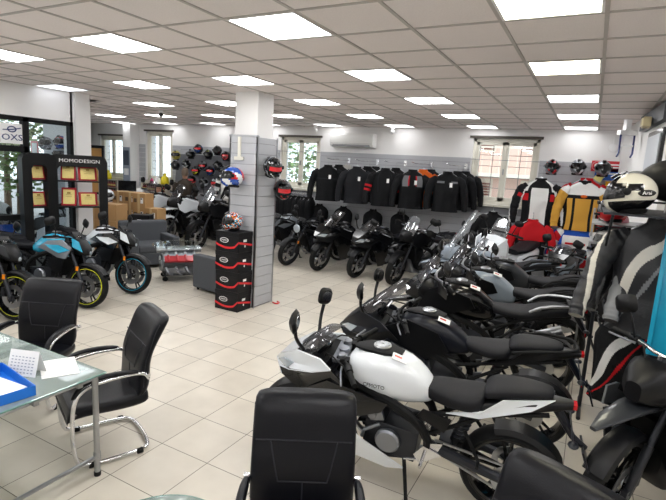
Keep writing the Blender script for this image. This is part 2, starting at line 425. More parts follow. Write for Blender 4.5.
# ---- left shopfront (metal door and glass)
def shopfront():
    X = XL-.06
    m = MB(); t = .06
    def fr(y0, y1, z0, z1): m.bx((X-.03, y0, z0), (X+.07, y1, z1))
    fr(3.0, 3.06, 0, 2.63); fr(4.44, 4.53, 0, 2.63); fr(5.2, 5.26, 0, 2.63); fr(3.0, 5.26, 2.57, 2.64); fr(3.0, 4.5, 2.1, 2.19); fr(3.0, 4.5, 0, .1); fr(4.5, 5.2, 0, .1); fr(3.0, 4.5, 1.05, 1.13); fr(3.7, 3.76, .1, 2.1)
    d = struct('door_1', m, mblk, 'black metal shopfront at left'); 
    MB().bx((X+.01, 3.06, .1), (X+.016, 4.44, 2.1)).build('pane', paneg, d)
    MB().bx((X+.01, 3.06, 2.19), (X+.016, 4.44, 2.57)).build('pane', paneg, d)
    MB().bx((X+.01, 4.53, .1), (X+.016, 5.2, 2.57)).build('pane', paneg, d)
    sg = thing('hanging_sign', 'white OXS sign with dark blue letters in the transom over the shop door', 'sign', (X+.035, 4.285, 2.37))
    MB().bx((-.008, -.165, -.15), (.008, .165, .15)).build('sign_board', whl, sg)
    bl = mat('navy_print', '24386e', .5)
    text('lettering', 'OXS', .13, bl, sg, (.012, 0, -.06), (PI/2, 0, PI/2), .003, sx=1.2)
    m = MB(); m.tube([(.012, .06*math.cos(a), .065+.04*math.sin(a)) for a in [2*PI*k/16 for k in range(16)]], .009, 6, closed=True)
    m.tube([(.012, -.13, .05), (.012, 0, .06), (.012, .13, .09)], .008, 6); m.build('emblem', bl, sg)
shopfront()
# room behind the shopfront: slatwall panel with helmets and outdoors
struct('trim_9', slats(-10.6, -9.4, 0, 2.35, YA-.01, .15), slat, 'grey slatwall seen through the left glazing')
struct('wall_beyond', MB().bx((XL-.9, 2.2, 2.75), (XL-.2, 5.5, 2.85)), white, 'canopy over the shop entrance')
# ---- outdoors
def outside():
    g = struct('ground_outdoors', MB().bx((-40, -12, -.25), (14, 40, -.12)), mat('asphalt', '8d8b88', .9, var=.1, vscale=2))
    b = thing('apartment_building', 'pink apartment building seen through the right back window', 'building', (-2.6, 19, -.12))
    pk = mat('pink_render', 'e6bfae', .8)
    MB().bx((-4, 0, 0), (3.6, 6, 9)).build('wall', pk, b)
    sh = mat('shutter_brown', '8a5a4c', .6)
    for x in (-3, -1.2, .6, 2.4):
        for z in (.8, 3.2, 5.6):
            f = MB().bx((x-.4, -.05, z), (x+.4, .02, z+1.4)).build('window', mat('stone_trim', 'e6d8c6', .7), b)
            m = MB(); 
            for q in range(12): m.box((x, -.07, z+.1+q*.1), (.68, .02, .07), Matrix.Rotation(.4, 3, 'X'))
            m.build('shutter', sh, f)
    m = MB()
    for q in range(24): m.bx((-3.8+q*.3, -.9, 2.4), (-3.78+q*.3, -.88, 3.3))
    m.bx((-3.9, -.92, 3.28), (3.2, -.86, 3.34)).bx((-3.9, -.95, 2.25), (3.2, 0, 2.4)); m.build('balcony', mat('stone_trim', 'e6d8c6', .7), b)
    leaf = [mat('leaf_green', '7f9c5a', .7, var=.2), mat('leaf_dark', '566f3c', .7, var=.2), mat('leaf_pale', 'b6c59a', .7)]
    def tree(x, y, h, r, lab, seed):
        rr = random.Random(seed)
        t = thing('tree', lab, 'tree', (x, y, -.12)); MB().tube([(0, 0, 0), (.05, 0, h*.5), (0, .1, h*.8)], [.12, .09, .04]).build('trunk', mat('bark', '6d5a48', .9), t)
        m = MB()
        for k in range(900):
            a = rr.random()*2*PI; z = rr.uniform(-1, 1); q = rr.random()**.4; s = math.sqrt(1-z*z)
            c = Vector((r*q*s*math.cos(a), r*q*s*math.sin(a), h*.7+r*1.1*q*z)); e = rr.uniform(.05, .11)
            rot = Matrix.Rotation(rr.random()*6, 3, 'Z')@Matrix.Rotation(rr.random()*3, 3, 'X')
            m.add([c+rot@Vector(p) for p in ((-e, -e*.5, 0), (e, -e*.5, 0), (e*.6, e*.5, e*.2), (-e*.6, e*.5, e*.2))], [(0, 1, 2, 3)], rr.randrange(3))
        m.build('crown', leaf, t)
    tree(-9.2, 14.6, 3.4, 1.6, 'leafy green tree seen through the window left of the air conditioner', 1)
    tree(-13.4, 17.5, 4.2, 1.4, 'pale tree behind the other tree outside the back window', 2)
    tree(-14.3, 7.9, 3.3, 1.3, 'green tree outside the left glass door', 3)
    tree(-17.6, 9.3, 3.8, 1.5, 'bushy green tree further left outside the glass door', 4)
    v = thing('van', 'white van parked outside the left glass door', 'van', (-12.6, 4.2, -.12), R(100))
    m = MB().loft([(-2.1, .8, .3, 1.9), (-2.05, .9, .25, 2.05), (.6, .9, .25, 2.1), (1.1, .88, .25, 1.95), (1.6, .85, .25, 1.25), (2.2, .8, .3, 1.0), (2.3, .7, .35, .8)], 20, 5); m.build('body', pw, v)
    MB().loft([(.75, .8, 1.35, 2.0), (1.55, .78, 1.25, 1.32)], 16, 5).build('windscreen', smokeg, v)
    for x in (-1.4, 1.4):
        for s in (-1, 1): MB().lathe([(.0, -.1), (.3, -.1), (.33, -.06), (.33, .06), (.3, .1), (0, .1)], (x, s*.85, .33), 'y').build('wheel', rub, v)
    w2 = thing('house', 'pale house beyond the trees outside the shop', 'house', (-23, 8, -.12))
    MB().bx((-2.5, -7, 0), (2, 2, 7)).build('wall', mat('pale_render', 'ddd6c8', .8), w2); MB().bx((-3, -7.5, 7), (2.5, 2.5, 7.4)).build('roof', mat('roof_tile', 'a0614a', .8), w2)
    MB().bx((2.0, -3, 3), (2.05, -2, 4.4)).build('window', mat('house_glass', '6a7480', .2), w2)
outside()
exec_parts = []
# ================================================================ MOTORCYCLES
def wheel(root, x, z, r, wd, steer=None, name='front_wheel', rimm=gblk, disc=True, line=None, spokes=5, front=True):
    W = MB(); w2 = wd/2; rr = r-.055
    W.lathe([(rr, -w2*.8), (r-.03, -w2), (r-.008, -w2*.6), (r, 0), (r-.008, w2*.6), (r-.03, w2), (rr, w2*.8), (rr-.008, 0)], (x, 0, z), 'y', 36, closed=True)
    if steer: W.xf(steer)
    t = W.build(name, rub, root)
    q = MB(); q.lathe([(rr+.006, -w2*.8), (rr-.022, -w2*.62), (rr-.028, 0), (rr-.022, w2*.62), (rr+.006, w2*.8), (rr-.006, w2*.8), (rr-.012, 0), (rr-.006, -w2*.8)], (x, 0, z), 'y', 32, closed=True)
    for k in range(spokes):
        a = 2*PI*k/spokes+.2
        for da in (-.13, .13):
            p = Vector((x+math.cos(a)*.03, 0, z+math.sin(a)*.03)); e = Vector((x+math.cos(a+da)*(rr-.02), 0, z+math.sin(a+da)*(rr-.02)))
            q.tube([p, e], [.016, .010], 6)
    q.lathe([(.035, -w2*.9), (.042, -w2*.5), (.042, w2*.5), (.035, w2*.9)], (x, 0, z), 'y', 16)
    if steer: q.xf(steer)
    q.build('rim', rimm, t)
    if line is not None:
        l = MB().lathe([(rr+.001, -w2*.82), (rr-.006, -w2*.84), (rr-.006, -w2*.78), (rr+.001, -w2*.78)], (x, 0, z), 'y', 32, closed=True)
        l.lathe([(rr+.004, w2*.82), (rr-.006, w2*.84), (rr-.006, w2*.78), (rr+.004, w2*.78)], (x, 0, z), 'y', 32, closed=True)
        if steer: l.xf(steer)
        l.build('rim_stripe', line, t)
    d = MB(); dr = .15 if front else .11
    for s in ((-1, 1) if front else (-1,)):
        d.lathe([(dr*.62, s*(w2+.004)), (dr, s*(w2+.004)), (dr, s*(w2+.009)), (dr*.62, s*(w2+.009))], (x, 0, z), 'y', 28, closed=True)
        for k in range(6):
            a = k*PI/3; d.tube([(x+.04*math.cos(a), s*(w2+.004), z+.04*math.sin(a)), (x+dr*.66*math.cos(a+.3), s*(w2+.006), z+dr*.66*math.sin(a+.3))], .006, 5)
    if steer: d.xf(steer)
    d.build('brake_disc', steel, t)
    return t
def bike(label, loc, head, style='naked', paint=gblk, paint2=None, side=None, lean=R(-6), steer=R(12), group=None, screen=None, line=None,
         seat=seatm, name='motorcycle', rack=False, sticker=False, screenh=1.0, handg=False, rimm=gblk, cap=True, forkm=dalu, mirror=True, txt=None, nose=None, barm=None):
    paint2 = paint2 or blk; side = side or blk
    T = thing(name, label, 'motorcycle', loc, R(head), group, lean); nose = nose or paint2
    adv = style == 'adv'; sport = style == 'sport'; tour = style == 'tour'; naked = style in ('naked', 'retro')
    dz = .07 if adv else 0
    wr = .325 if adv else .305
    # steering transform about the fork axis
    base = Vector((.70, 0, wr)); top = Vector((.43, 0, .90+dz)); ax = (top-base).normalized()
    ST = Matrix.Translation(base)@Matrix.Rotation(steer, 4, ax)@Matrix.Translation(-base)
    wheel(T, .74, wr, wr, .12, ST, 'front_wheel', rimm, True, line)
    wheel(T, -.70, .31, .31, .16, None, 'rear_wheel', rimm, True, line, front=False)
    # fork
    for s in (-1, 1):
        f = MB().tube([(.735, s*.095, wr-.02), (.61, s*.095, .57+dz*.5)], [.026, .028], 10); f.tube([(.61, s*.095, .56+dz*.5), (.43, s*.095, .93+dz)], .021, 10)
        f.box((.745, s*.095, wr-.02), (.06, .035, .07)); f.box((.70-.075, s*.08, wr+.05), (.05, .05, .11)); f.xf(ST); fo = f.build('fork_leg', forkm, T)
        if naked:
            a = MB().box((.64, s*.125, .55), (.035, .01, .06)).xf(ST); a.build('side_reflector', amb, fo)
    y = MB().box((.44, 0, .90+dz), (.09, .25, .025)).box((.50, 0, .78+dz), (.09, .25, .03)); y.lathe([(.035, 0), (.035, .02)], (.43, 0, .915+dz), 'z', 16)
    for s in (-1, 1): y.lathe([(.028, 0), (.028, .03), (.02, .034)], (.425, s*.095, .912+dz), 'z', 14)
    y.xf(ST); y.build('triple_clamp', alu if sport else dalu, T)
    # fender
    F = MB(); n = 14; rs = []
    a0, a1 = (R(35), R(165)) if not adv else (R(30), R(150))
    for k in range(n):
        a = a0+(a1-a0)*k/(n-1); rf = wr+.02+(.0 if not adv else .01)
        for_ = [(-.075, -.03), (-.06, 0), (0, .012), (.06, 0), (.075, -.03), (.06, -.008), (0, .004), (-.06, -.008)]
        rs.append([Vector((.74+(rf+h)*math.cos(a), yy, wr+(rf+h)*math.sin(a))) for yy, h in for_])
    F.rings(rs).xf(ST); F.build('front_fender', paint2, T)
    # swingarm, chain, hugger
    m = MB()
    for s in (-1, 1): m.tube([(-.18, s*.09, .42), (-.45, s*.115, .37), (-.72, s*.12, .31)], [.038, .034, .028], 8)
    m.box((-.30, 0, .40), (.08, .2, .08)); m.build('swingarm', dalu, T)
    m = MB().lathe([(.0, .104), (.10, .104), (.10, .110), (0, .110)], (-.70, 0, .31), 'y', 24); m.tube([(-.70, .107, .41), (-.24, .107, .47)], .009, 6); m.tube([(-.70, .107, .21), (-.24, .107, .39)], .009, 6); m.build('chain_drive', steel, T)
    m = MB().tube([(-.34, 0, .40), (-.40, 0, .56), (-.44, 0, .70)], [.03, .038, .03], 10); 
    for k in range(6): m.lathe([(.04, 0), (.046, .006), (.04, .012)], (-.375-.01*k, 0, .47+.03*k), 'z', 12)
    m.build('rear_shock', dalu, T)
    # frame
    m = MB()
    for s in (-1, 1):
        m.tube([(.45, s*.05, .82+dz), (.25, s*.14, .76), (-.05, s*.155, .66), (-.20, s*.14, .52), (-.20, s*.12, .34)], [.03, .034, .034, .03, .026], 8, sm=1)
        m.tube([(-.10, s*.13, .64), (-.45, s*.11, .72+dz), (-.88, s*.06, .80+dz)], .015, 8)
        m.tube([(-.18, s*.12, .50), (-.50, s*.10, .70+dz)], .014, 8)
        m.tube([(.42, s*.05, .76), (.36, s*.12, .55), (.28, s*.13, .33)], .018, 8)
    m.build('frame', mblk, T)
    # engine
    e = MB(); e.box((.05, 0, .40), (.36, .26, .22), Matrix.Rotation(-.1, 3, 'Y'))
    e.box((.19, 0, .57), (.17, .22, .22), Matrix.Rotation(.25, 3, 'Y'))
    for k in range(5): e.box((.185+.012*k, 0, .50+.035*k), (.2, .25, .008), Matrix.Rotation(.25, 3, 'Y'))
    e.loft([(-.12, .12, .26, .42), (.05, .13, .24, .34), (.2, .11, .26, .34)], 12, 4)
    eg = e.build('engine', dalu, T, 0, .012)
    for s, xx, rr in ((-1, .04, .095), (1, .06, .085)):
        MB().lathe([(rr, .0), (rr, .025*1), (rr*.85, .04), (rr*.3, .045), (0.01, .045)] if s > 0 else [(rr, 0), (rr, -.025), (rr*.85, -.04), (rr*.3, -.045), (.01, -.045)], (xx, s*.13, .40), 'y', 24).build('engine_cover', alu, eg)
    MB().box((.15, .125, .57), (.10, .03, .09), Matrix.Rotation(.25, 3, 'Y')).lathe([(.03, 0), (.03, .02), (.01, .025)], (.17, .14, .57), 'y', 12).tube([(.12, .13, .5), (.22, .16, .45), (.24, .14, .38)], .014, 8).build('cylinder_casting', alu, eg, 0, .006)
    m = MB().box((.40, 0, .56), (.035, .26, .26), Matrix.Rotation(.2, 3, 'Y')); m.build('radiator', mblk, T)
    # exhaust
    m = MB().tube([(.30, -.06, .52), (.40, -.05, .40), (.28, -.05, .24), (-.05, -.07, .22), (-.30, -.12, .26)], .02, 10, sm=2)
    m.build('exhaust_pipe', steel, T)
    if adv: m = MB().tube([(-.30, -.14, .34), (-.40, -.17, .42), (-.86, -.19, .62)], [.03, .055, .058], 14)
    else: m = MB().tube([(-.26, -.13, .26), (-.34, -.15, .28), (-.68, -.18, .40)], [.03, .05, .055], 14)
    m.build('silencer', dalu if not adv else steel, T)
    # pegs, stand, chain guard
    for s in (-1, 1):
        m = MB().prism([(-.30, .48), (-.22, .46), (-.16, .38), (-.20, .33), (-.25, .36)], s*.13, s*.145).tube([(-.18, s*.14, .34), (-.18, s*.24, .34)], .012, 8).tube([(-.18, s*.15, .33), (-.06, s*.16, .31)], .008, 6)
        m.prism([(-.30, .40), (-.18, .44), (-.12, .36), (-.16, .30)], s*.15, s*.158)
        m.build('footpeg', chrome if sport else alu, T)
        m = MB().tube([(-.42, s*.12, .60), (-.52, s*.16, .44)], .012, 8).tube([(-.52, s*.15, .44), (-.52, s*.23, .44)], .011, 8); m.build('passenger_peg', mblk, T)
    m = MB().tube([(-.05, .11, .28), (-.10, .22, .06+.02), (-.11, .24, .035)], [.014, .012, .016], 8); m.box((-.11, .25, .035), (.06, .05, .012)); m.build('side_stand', mblk, T)
    # tank
    if style == 'retro': tk = [(.36, .05, .80, .84), (.33, .11, .75, .92), (.20, .15, .71, .97), (.0, .15, .70, .96), (-.15, .11, .70, .88), (-.20, .06, .72, .82)]
    elif sport: tk = [(.40, .05, .82, .87), (.37, .11, .76, .94), (.27, .165, .68, .985), (.12, .175, .66, 1.0), (-.03, .15, .66, .97), (-.14, .11, .68, .89), (-.21, .07, .70, .80)]
    else: tk = [(.40, .05, .84+dz, .90+dz), (.37, .13, .76+dz, .97+dz), (.25, .175, .70+dz, 1.02+dz), (.08, .17, .68, 1.01+dz), (-.05, .13, .68, .93+dz), (-.16, .10, .70, .84+dz), (-.21, .06, .72, .79+dz)]
    tank = MB().loft(tk, 24, 2.6).build('fuel_tank', paint, T, 1)
    if cap:
        zt = (1.0 if sport else 1.015+dz)
        if style == 'retro': zt = .965
        cx = .14
        pl = MB().loft([(cx+.20, .03, zt-.035, zt-.012), (cx+.12, .075, zt-.03, zt+.004), (cx-.02, .09, zt-.03, zt+.006), (cx-.12, .05, zt-.045, zt-.012)], 16, 3).build('tank_top_cover', mblk, tank)
        q = MB().lathe([(.058, 0), (.058, .008), (.05, .012), (.012, .012), (.01, .008)], (cx+.02, 0, zt+.004), 'z', 28)
        for k in range(8): q.lathe([(.005, 0), (.005, .003)], (cx+.02+.043*math.cos(k*PI/4), .043*math.sin(k*PI/4), zt+.016), 'z', 6)
        q.build('filler_cap', steel, pl)
    if sticker:
        m = MB().box((.02, .085, .985+dz), (.10, .05, .004), Matrix.Rotation(-.45, 3, 'X')@Matrix.Rotation(-.35, 3, 'Y')); m.build('sticker', whl, tank)
        m = MB().box((.03, .083, .991+dz), (.05, .015, .004), Matrix.Rotation(-.45, 3, 'X')@Matrix.Rotation(-.35, 3, 'Y')); m.build('sticker_print', redp, tank)
    if style in ('naked', 'adv', 'tour'):
        for s in (-1, 1):
            if tour: pts = [(.52, .86, s*.15), (.30, .97, s*.165), (.05, .90, s*.175), (-.05, .74, s*.16), (.15, .66, s*.19), (.36, .56, s*.20), (.50, .68, s*.20)]
            elif adv: pts = [(.58, .96, s*.15), (.36, 1.05, s*.17), (.06, .97, s*.18), (.0, .86, s*.17), (.20, .80, s*.19), (.40, .74, s*.20), (.54, .82, s*.19)]
            else: pts = [(.56, .83, s*.15), (.42, .93, s*.17), (.18, .90, s*.18), (.0, .79, s*.165), (.18, .76, s*.19), (.38, .69, s*.20), (.52, .68, s*.20)]
            m = MB().panel(pts, .02, .018)
            if not tour: MB().panel([(.50, .70, s*.195), (.34, .72, s*.195), (.20, .62, s*.185), (.30, .48, s*.18), (.44, .50, s*.19)], .015, .012).build('radiator_shroud', blk, T)
            sd = m.build('tank_shroud', paint2 if adv else side, T)
            if style == 'naked':
                MB().panel([(.56, .80, s*.175), (.40, .86, s*.20), (.16, .85, s*.20), (.26, .80, s*.212), (.42, .75, s*.215)], .012, .006).build('shroud_accent', paint, sd)
    # seats
    sz = .80+dz
    if sport:
        m = MB().loft([(-.14, .07, .74, .83), (-.20, .10, .72, .835), (-.33, .145, .72, .825), (-.46, .15, .72, .83), (-.53, .12, .74, .86)], 20, 3.4); m.build('rider_seat', seat, T, 1)
        m = MB().loft([(-.50, .10, .82, .87), (-.55, .125, .84, .925), (-.70, .11, .87, .94), (-.84, .075, .885, .945), (-.90, .05, .90, .935)], 20, 3.6); m.build('passenger_seat', seat, T, 1)
    elif adv:
        m = MB().loft([(-.12, .07, .80, .90), (-.22, .11, .80, .885), (-.36, .15, .79, .875), (-.48, .155, .79, .885), (-.56, .14, .80, .925), (-.66, .14, .84, .955), (-.84, .12, .86, .965), (-.90, .08, .88, .94)], 20, 3.2); m.build('seat', seat, T, 1)
    elif style == 'retro':
        m = MB().loft([(-.17, .08, .78, .83), (-.3, .12, .76, .84), (-.5, .13, .76, .85), (-.75, .11, .79, .88), (-.84, .07, .80, .86)], 20, 3.4); m.build('seat', seat, T, 1)
    else:
        m = MB().loft([(-.15, .08, .76, .84), (-.22, .11, .74, .83), (-.36, .15, .73, .825), (-.47, .15, .74, .845), (-.52, .12, .76, .87)], 20, 3.2); m.build('rider_seat', seat, T, 1)
        m = MB().loft([(-.48, .10, .82, .86), (-.53, .13, .83, .92), (-.70, .12, .85, .93), (-.84, .09, .87, .925), (-.88, .05, .88, .91)], 20, 3.2); m.build('passenger_seat', seat, T, 1)
    # tail
    tp = paint if sport else paint2
    te = -1.0 if not naked else -.90
    tl = MB().loft([(-.42, .12, .68+dz, .78+dz), (-.60, .125, .73+dz, .85+dz), (-.80, .09, .79+dz, .885+dz), (te, .03, .84+dz, .89+dz)], 16, 2.8).build('tail_fairing', blk, T)
    for s in (-1, 1):
        MB().panel([(-.30, .70+dz, s*.135), (-.50, .76+dz, s*.145), (-.62, .87+dz, s*.13), (-.90, .90+dz, s*.06), (-.78, .82+dz, s*.10), (-.50, .72+dz, s*.142)], .01, .006).build('tail_panel', tp, tl)
        if sport: MB().panel([(-.34, .66, s*.14), (-.16, .70, s*.15), (-.12, .64, s*.15), (-.3, .56, s*.14)], .01, .01).build('side_cover', blk, tl)
    MB().box((te-.01, 0, .865+dz), (.02, .06, .03)).build('tail_light', redl, tl)
    m = MB().tube([(te+.08, 0, .82+dz), (te-.02, 0, .66+dz), (te-.10, 0, .60+dz)], [.03, .02, .018], 8).box((te-.10, 0, .56+dz), (.012, .18, .13), Matrix.Rotation(.35, 3, 'Y'))
    m.tube([(te-.01, -.17, .72+dz), (te-.01, .17, .72+dz)], .006, 6)
    for s in (-1, 1): m.ell((te-.01, s*.18, .72+dz), (.03, .035, .015), 10, 6)
    pb = m.build('plate_bracket', navy, tl); MB().box((te-.035, 0, .62+dz), (.01, .05, .03)).build('reflector', redl, pb)
    F = MB(); rs = []
    for k in range(9):
        a = R(70)+R(85)*k/8; rf = .33; rs.append([Vector((-.70+(rf+h)*math.cos(a), yy, .31+(rf+h)*math.sin(a))) for yy, h in [(-.08, -.03), (-.06, 0), (.06, 0), (.08, -.03), (.06, -.008), (-.06, -.008)]])
    F.rings(rs).build('rear_hugger', blk, T)
    # handlebar
    hz = .95+dz if naked or tour else 1.03+dz
    if sport:
        for s in (-1, 1):
            m = MB().tube([(.41, s*.10, .90), (.37, s*.17, .91), (.28, s*.36, .90)], .014, 8); m.box((.40, s*.11, .90), (.06, .05, .04)); m.xf(ST); b = m.build('clip_on_bar', mblk, T)
            MB().tube([(.335, s*.245, .905), (.275, s*.37, .90)], [.019, .018], 10).xf(ST).build('grip', rub, b)
            MB().tube([(.36, s*.19, .91), (.335, s*.245, .906)], .026, 10).xf(ST).build('switchgear', blk, b)
            MB().tube([(.40, s*.18, .90), (.395, s*.24, .90), (.36, s*.37, .885)], [.009, .008, .006], 6).xf(ST).build('lever', alu, b)
    else:
        wdt = .41 if adv else .37
        m = MB().tube([(.28, -wdt, hz), (.36, -.2, hz+.02), (.42, -.08, hz), (.42, .08, hz), (.36, .2, hz+.02), (.28, wdt, hz)], .0125, 10, sm=2)
        for s in (-1, 1): m.tube([(.42, s*.05, .91+dz), (.42, s*.05, hz)], .018, 8)
        m.xf(ST); hb = m.build('handlebar', barm or (mblk if not handg else steel), T)
        for s in (-1, 1):
            MB().tube([(.325, s*(wdt-.13), hz+.01), (.285, s*wdt, hz)], [.018, .018], 10).xf(ST).build('grip', rub, hb)
            MB().tube([(.35, s*(wdt-.19), hz+.016), (.33, s*(wdt-.13), hz+.012)], .026, 10).box((.34, s*(wdt-.16), hz+.03), (.03, .04, .02)).xf(ST).build('switchgear', blk, hb)
            MB().tube([(.385, s*(wdt-.19), hz), (.39, s*(wdt-.14), hz), (.34, s*wdt, hz-.015)], [.009, .008, .006], 6).xf(ST).build('lever', alu, hb)
            if handg:
                MB().panel([(.42, hz+.05, s*(wdt-.14)), (.40, hz+.07, s*(wdt-.05)), (.35, hz+.03, s*(wdt+.04)), (.35, hz-.06, s*(wdt+.03)), (.42, hz-.05, s*(wdt-.10))], .012, .03).xf(ST).build('hand_guard', blk, hb)
    # cables
    m = MB()
    for s in (-1, 1): m.tube([(.38, s*.2, hz if not sport else .91), (.52, s*.12, (hz if not sport else .9)+.06), (.56, s*.04, .86+dz), (.46, s*.02, .74+dz)], .006, 6, sm=1)
    m.xf(ST); m.build('cable', blk, T)
    # mirrors
    if mirror:
        for s in (-1, 1):
            if sport or tour:
                a = [(.68, s*.13, .93), (.70, s*.20, 1.03), (.69, s*.235, 1.12)]; c = Vector((.685, s*.245, 1.18))
            else:
                a = [(.36, s*.24, hz+.02), (.38, s*.27, hz+.12), (.36, s*.32, hz+.19)]; c = Vector((.355, s*.35, hz+.22))
            m = MB().tube(a, [.014, .012, .014] if sport or tour else [.008, .008, .009], 8, sm=1)
            if sport or tour: pass
            rot = Matrix.Rotation(s*R(14), 3, 'Z')@Matrix.Rotation(s*R(-22), 3, 'X')
            st = len(m.v); m.loft([(-.02, .062, -.045, .05), (.0, .082, -.06, .065), (.025, .05, -.04, .04), (.035, .02, -.015, .015)], 14, 3.5)
            for q in range(st, len(m.v)): m.v[q] = rot@m.v[q]+c
            if naked or adv: m.xf(ST)
            mm = m.build('mirror', blk, T)
            g = MB().loft([(-.0235, .05, -.036, .04), (-.0205, .05, -.036, .04)], 14, 3.5)
            for q in range(len(g.v)): g.v[q] = rot@g.v[q]+c
            if naked or adv: g.xf(ST)
            g.build('mirror_glass', chrome, mm)
    # dash
    dx, dzz = (.56, .93) if sport else (.54, .98+dz)
    if naked: dx, dzz = .50, 1.0
    dsh = MB().box((dx, 0, dzz), (.03, .17, .11), Matrix.Rotation(-.7, 3, 'Y')).box((dx+.03, 0, dzz-.05), (.06, .06, .1))
    if naked: dsh.xf(ST)
    dsh = dsh.build('dashboard', blk, T, 0, .006)
    d2 = MB().box((dx-.012, 0, dzz+.011), (.01, .14, .085), Matrix.Rotation(-.7, 3, 'Y'))
    if naked: d2.xf(ST)
    d2.build('display', mat('display_glass', '2b3a48', .1), dsh)
    # front end
    if sport or tour:
        zz = .0 if sport else .05
        nose = MB().loft([(.48, .19, .80, .90+zz), (.58, .20, .68, .95+zz), (.70, .185, .66, .94+zz), (.82, .14, .68, .86+zz), (.92, .07, .72, .78+zz), (.955, .02, .74, .76+zz)], 20, 3)
        # open the top behind the screen
        ns = MB()
        for s in (-1, 1):
            ns.panel([(.95, .76, s*.02), (.88, .84, s*.09), (.72, .93+zz, s*.16), (.52, .93, s*.215), (.44, .87, s*.225), (.58, .82, s*.215), (.78, .77, s*.165), (.90, .73, s*.08)], .015, .015)
        ns.add([(.95, -.025, .765), (.95, .025, .765), (.88, .09, .845), (.88, -.09, .845)], [(0, 1, 2, 3)])
        ns.add([(.88, -.09, .845), (.88, .09, .845), (.72, .16, .935+zz), (.72, -.16, .935+zz)], [(0, 1, 2, 3)])
        ns.add([(.95, -.025, .765), (.95, .025, .765), (.88, .09, .68), (.88, -.09, .68)], [(0, 3, 2, 1)])
        no = ns.build('nose_fairing', paint, T)
        for s in (-1, 1): MB().panel([(.93, .735, s*.045), (.78, .78, s*.165), (.58, .825, s*.213), (.44, .872, s*.223), (.36, .80, s*.225), (.46, .69, s*.222), (.68, .65, s*.185), (.88, .67, s*.08)], .012, .012).build('lower_nose_panel', gblk if sport else paint2, no)
        MB().add([(.72, -.15, .93+zz), (.72, .15, .93+zz), (.5, .19, .88), (.5, -.19, .88), (.5, -.19, .78), (.5, .19, .78)], [(0, 1, 2, 3), (3, 2, 5, 4)]).build('cockpit_trim', mblk, no)
        for s in (-1, 1): MB().panel([(.925, .77, s*.05), (.84, .83, s*.125), (.74, .83, s*.165), (.80, .77, s*.15)], .01, .012).build('headlight', lampg, no)
        for s in (-1, 1):
            lo = MB().panel(([(.62, .70, s*.215), (.46, .80, s*.235), (.28, .76, s*.225), (.06, .70, s*.19), (.10, .63, s*.19), (.26, .57, s*.21), (.36, .44, s*.20), (.46, .48, s*.215)] if sport else [(.62, .70, s*.215), (.45, .80, s*.235), (.30, .74, s*.225), (.12, .66, s*.20), (.10, .50, s*.18), (.05, .36, s*.15), (.12, .24, s*.13), (.30, .24, s*.15), (.42, .42, s*.20)]), .014, .02).build('side_fairing', gblk if sport else paint, T)
            if sport:
                MB().panel([(.50, .62, s*.24), (.38, .60, s*.245), (.24, .42, s*.215), (-.06, .22, s*.15), (.06, .19, s*.15), (.36, .26, s*.18), (.50, .44, s*.225)], .012, .012).build('fairing_insert', paint, lo)
            MB().tube([(.50, s*.245, .60), (.58, s*.27, .60)], .006, 6).ell((.56, s*.28, .60), (.03, .02, .012), 8, 6).build('turn_signal', blk, lo)
        if txt:
            text('lettering', txt, .035, mat('dark_print', '333a44', .4), T, (.16, .176, .80), (R(82), 0, PI), .0015)
    elif adv:
        no = MB().loft([(.42, .15, .80+dz, .98+dz), (.52, .17, .76+dz, 1.03+dz), (.64, .12, .78+dz, 1.0+dz), (.72, .05, .80+dz, .92+dz)], 18, 3).build('nose_fairing', nose, T)
        MB().loft([(.50, .09, .80, .86), (.70, .085, .80, .84), (.90, .06, .77, .80), (1.02, .02, .73, .75)], 14, 3).build('beak', paint, no)
        for s in (-1, 1):
            MB().panel([(.70, .90+dz, s*.04), (.64, .97+dz, s*.10), (.60, .90+dz, s*.13), (.64, .84+dz, s*.11)], .012, .012).build('headlight', lampg, no)
        m = MB()
        for s in (-1, 1): m.tube([(.40, s*.10, .78), (.52, s*.24, .66), (.46, s*.27, .44), (.20, s*.22, .30), (.0, s*.14, .30)], .0125, 8, sm=2)
        m.build('crash_bar', mblk, T)
        MB().loft([(.42, .10, .32, .50), (.34, .13, .22, .34), (.1, .13, .185, .23), (-.1, .12, .20, .24)], 14, 4).build('skid_plate', alu if handg else blk, T)
    elif style == 'retro':
        m = MB().lathe([(.03, -.12), (.085, -.09), (.095, -.02), (.095, 0)], (.62, 0, .83), 'x', 20).xf(ST); hd = m.build('headlight_shell', gblk, T)
        MB().lathe([(.09, .0), (.085, .012), (.03, .022), (.005, .023)], (.62, 0, .83), 'x', 20).xf(ST).build('headlight', lampg, hd)
    else:
        m = MB().loft([(.52, .11, .78, .97), (.60, .12, .74, .96), (.69, .085, .73, .87), (.74, .03, .74, .80)], 16, 3).xf(ST); hd = m.build('headlight_cowl', paint2, T)
        MB().loft([(.70, .06, .74, .83), (.745, .022, .75, .795)], 12, 2.6).xf(ST).build('headlight', lampg, hd)
        MB().loft([(.55, .085, .93, 1.01), (.60, .07, .94, 1.0)], 12, 3).xf(ST).build('fly_screen', smokeg, hd)
        for s in (-1, 1): MB().panel([(.62, .92, s*.115), (.52, .96, s*.125), (.54, .84, s*.13), (.68, .78, s*.10)], .01, .006).xf(ST).build('cowl_accent', paint, hd)
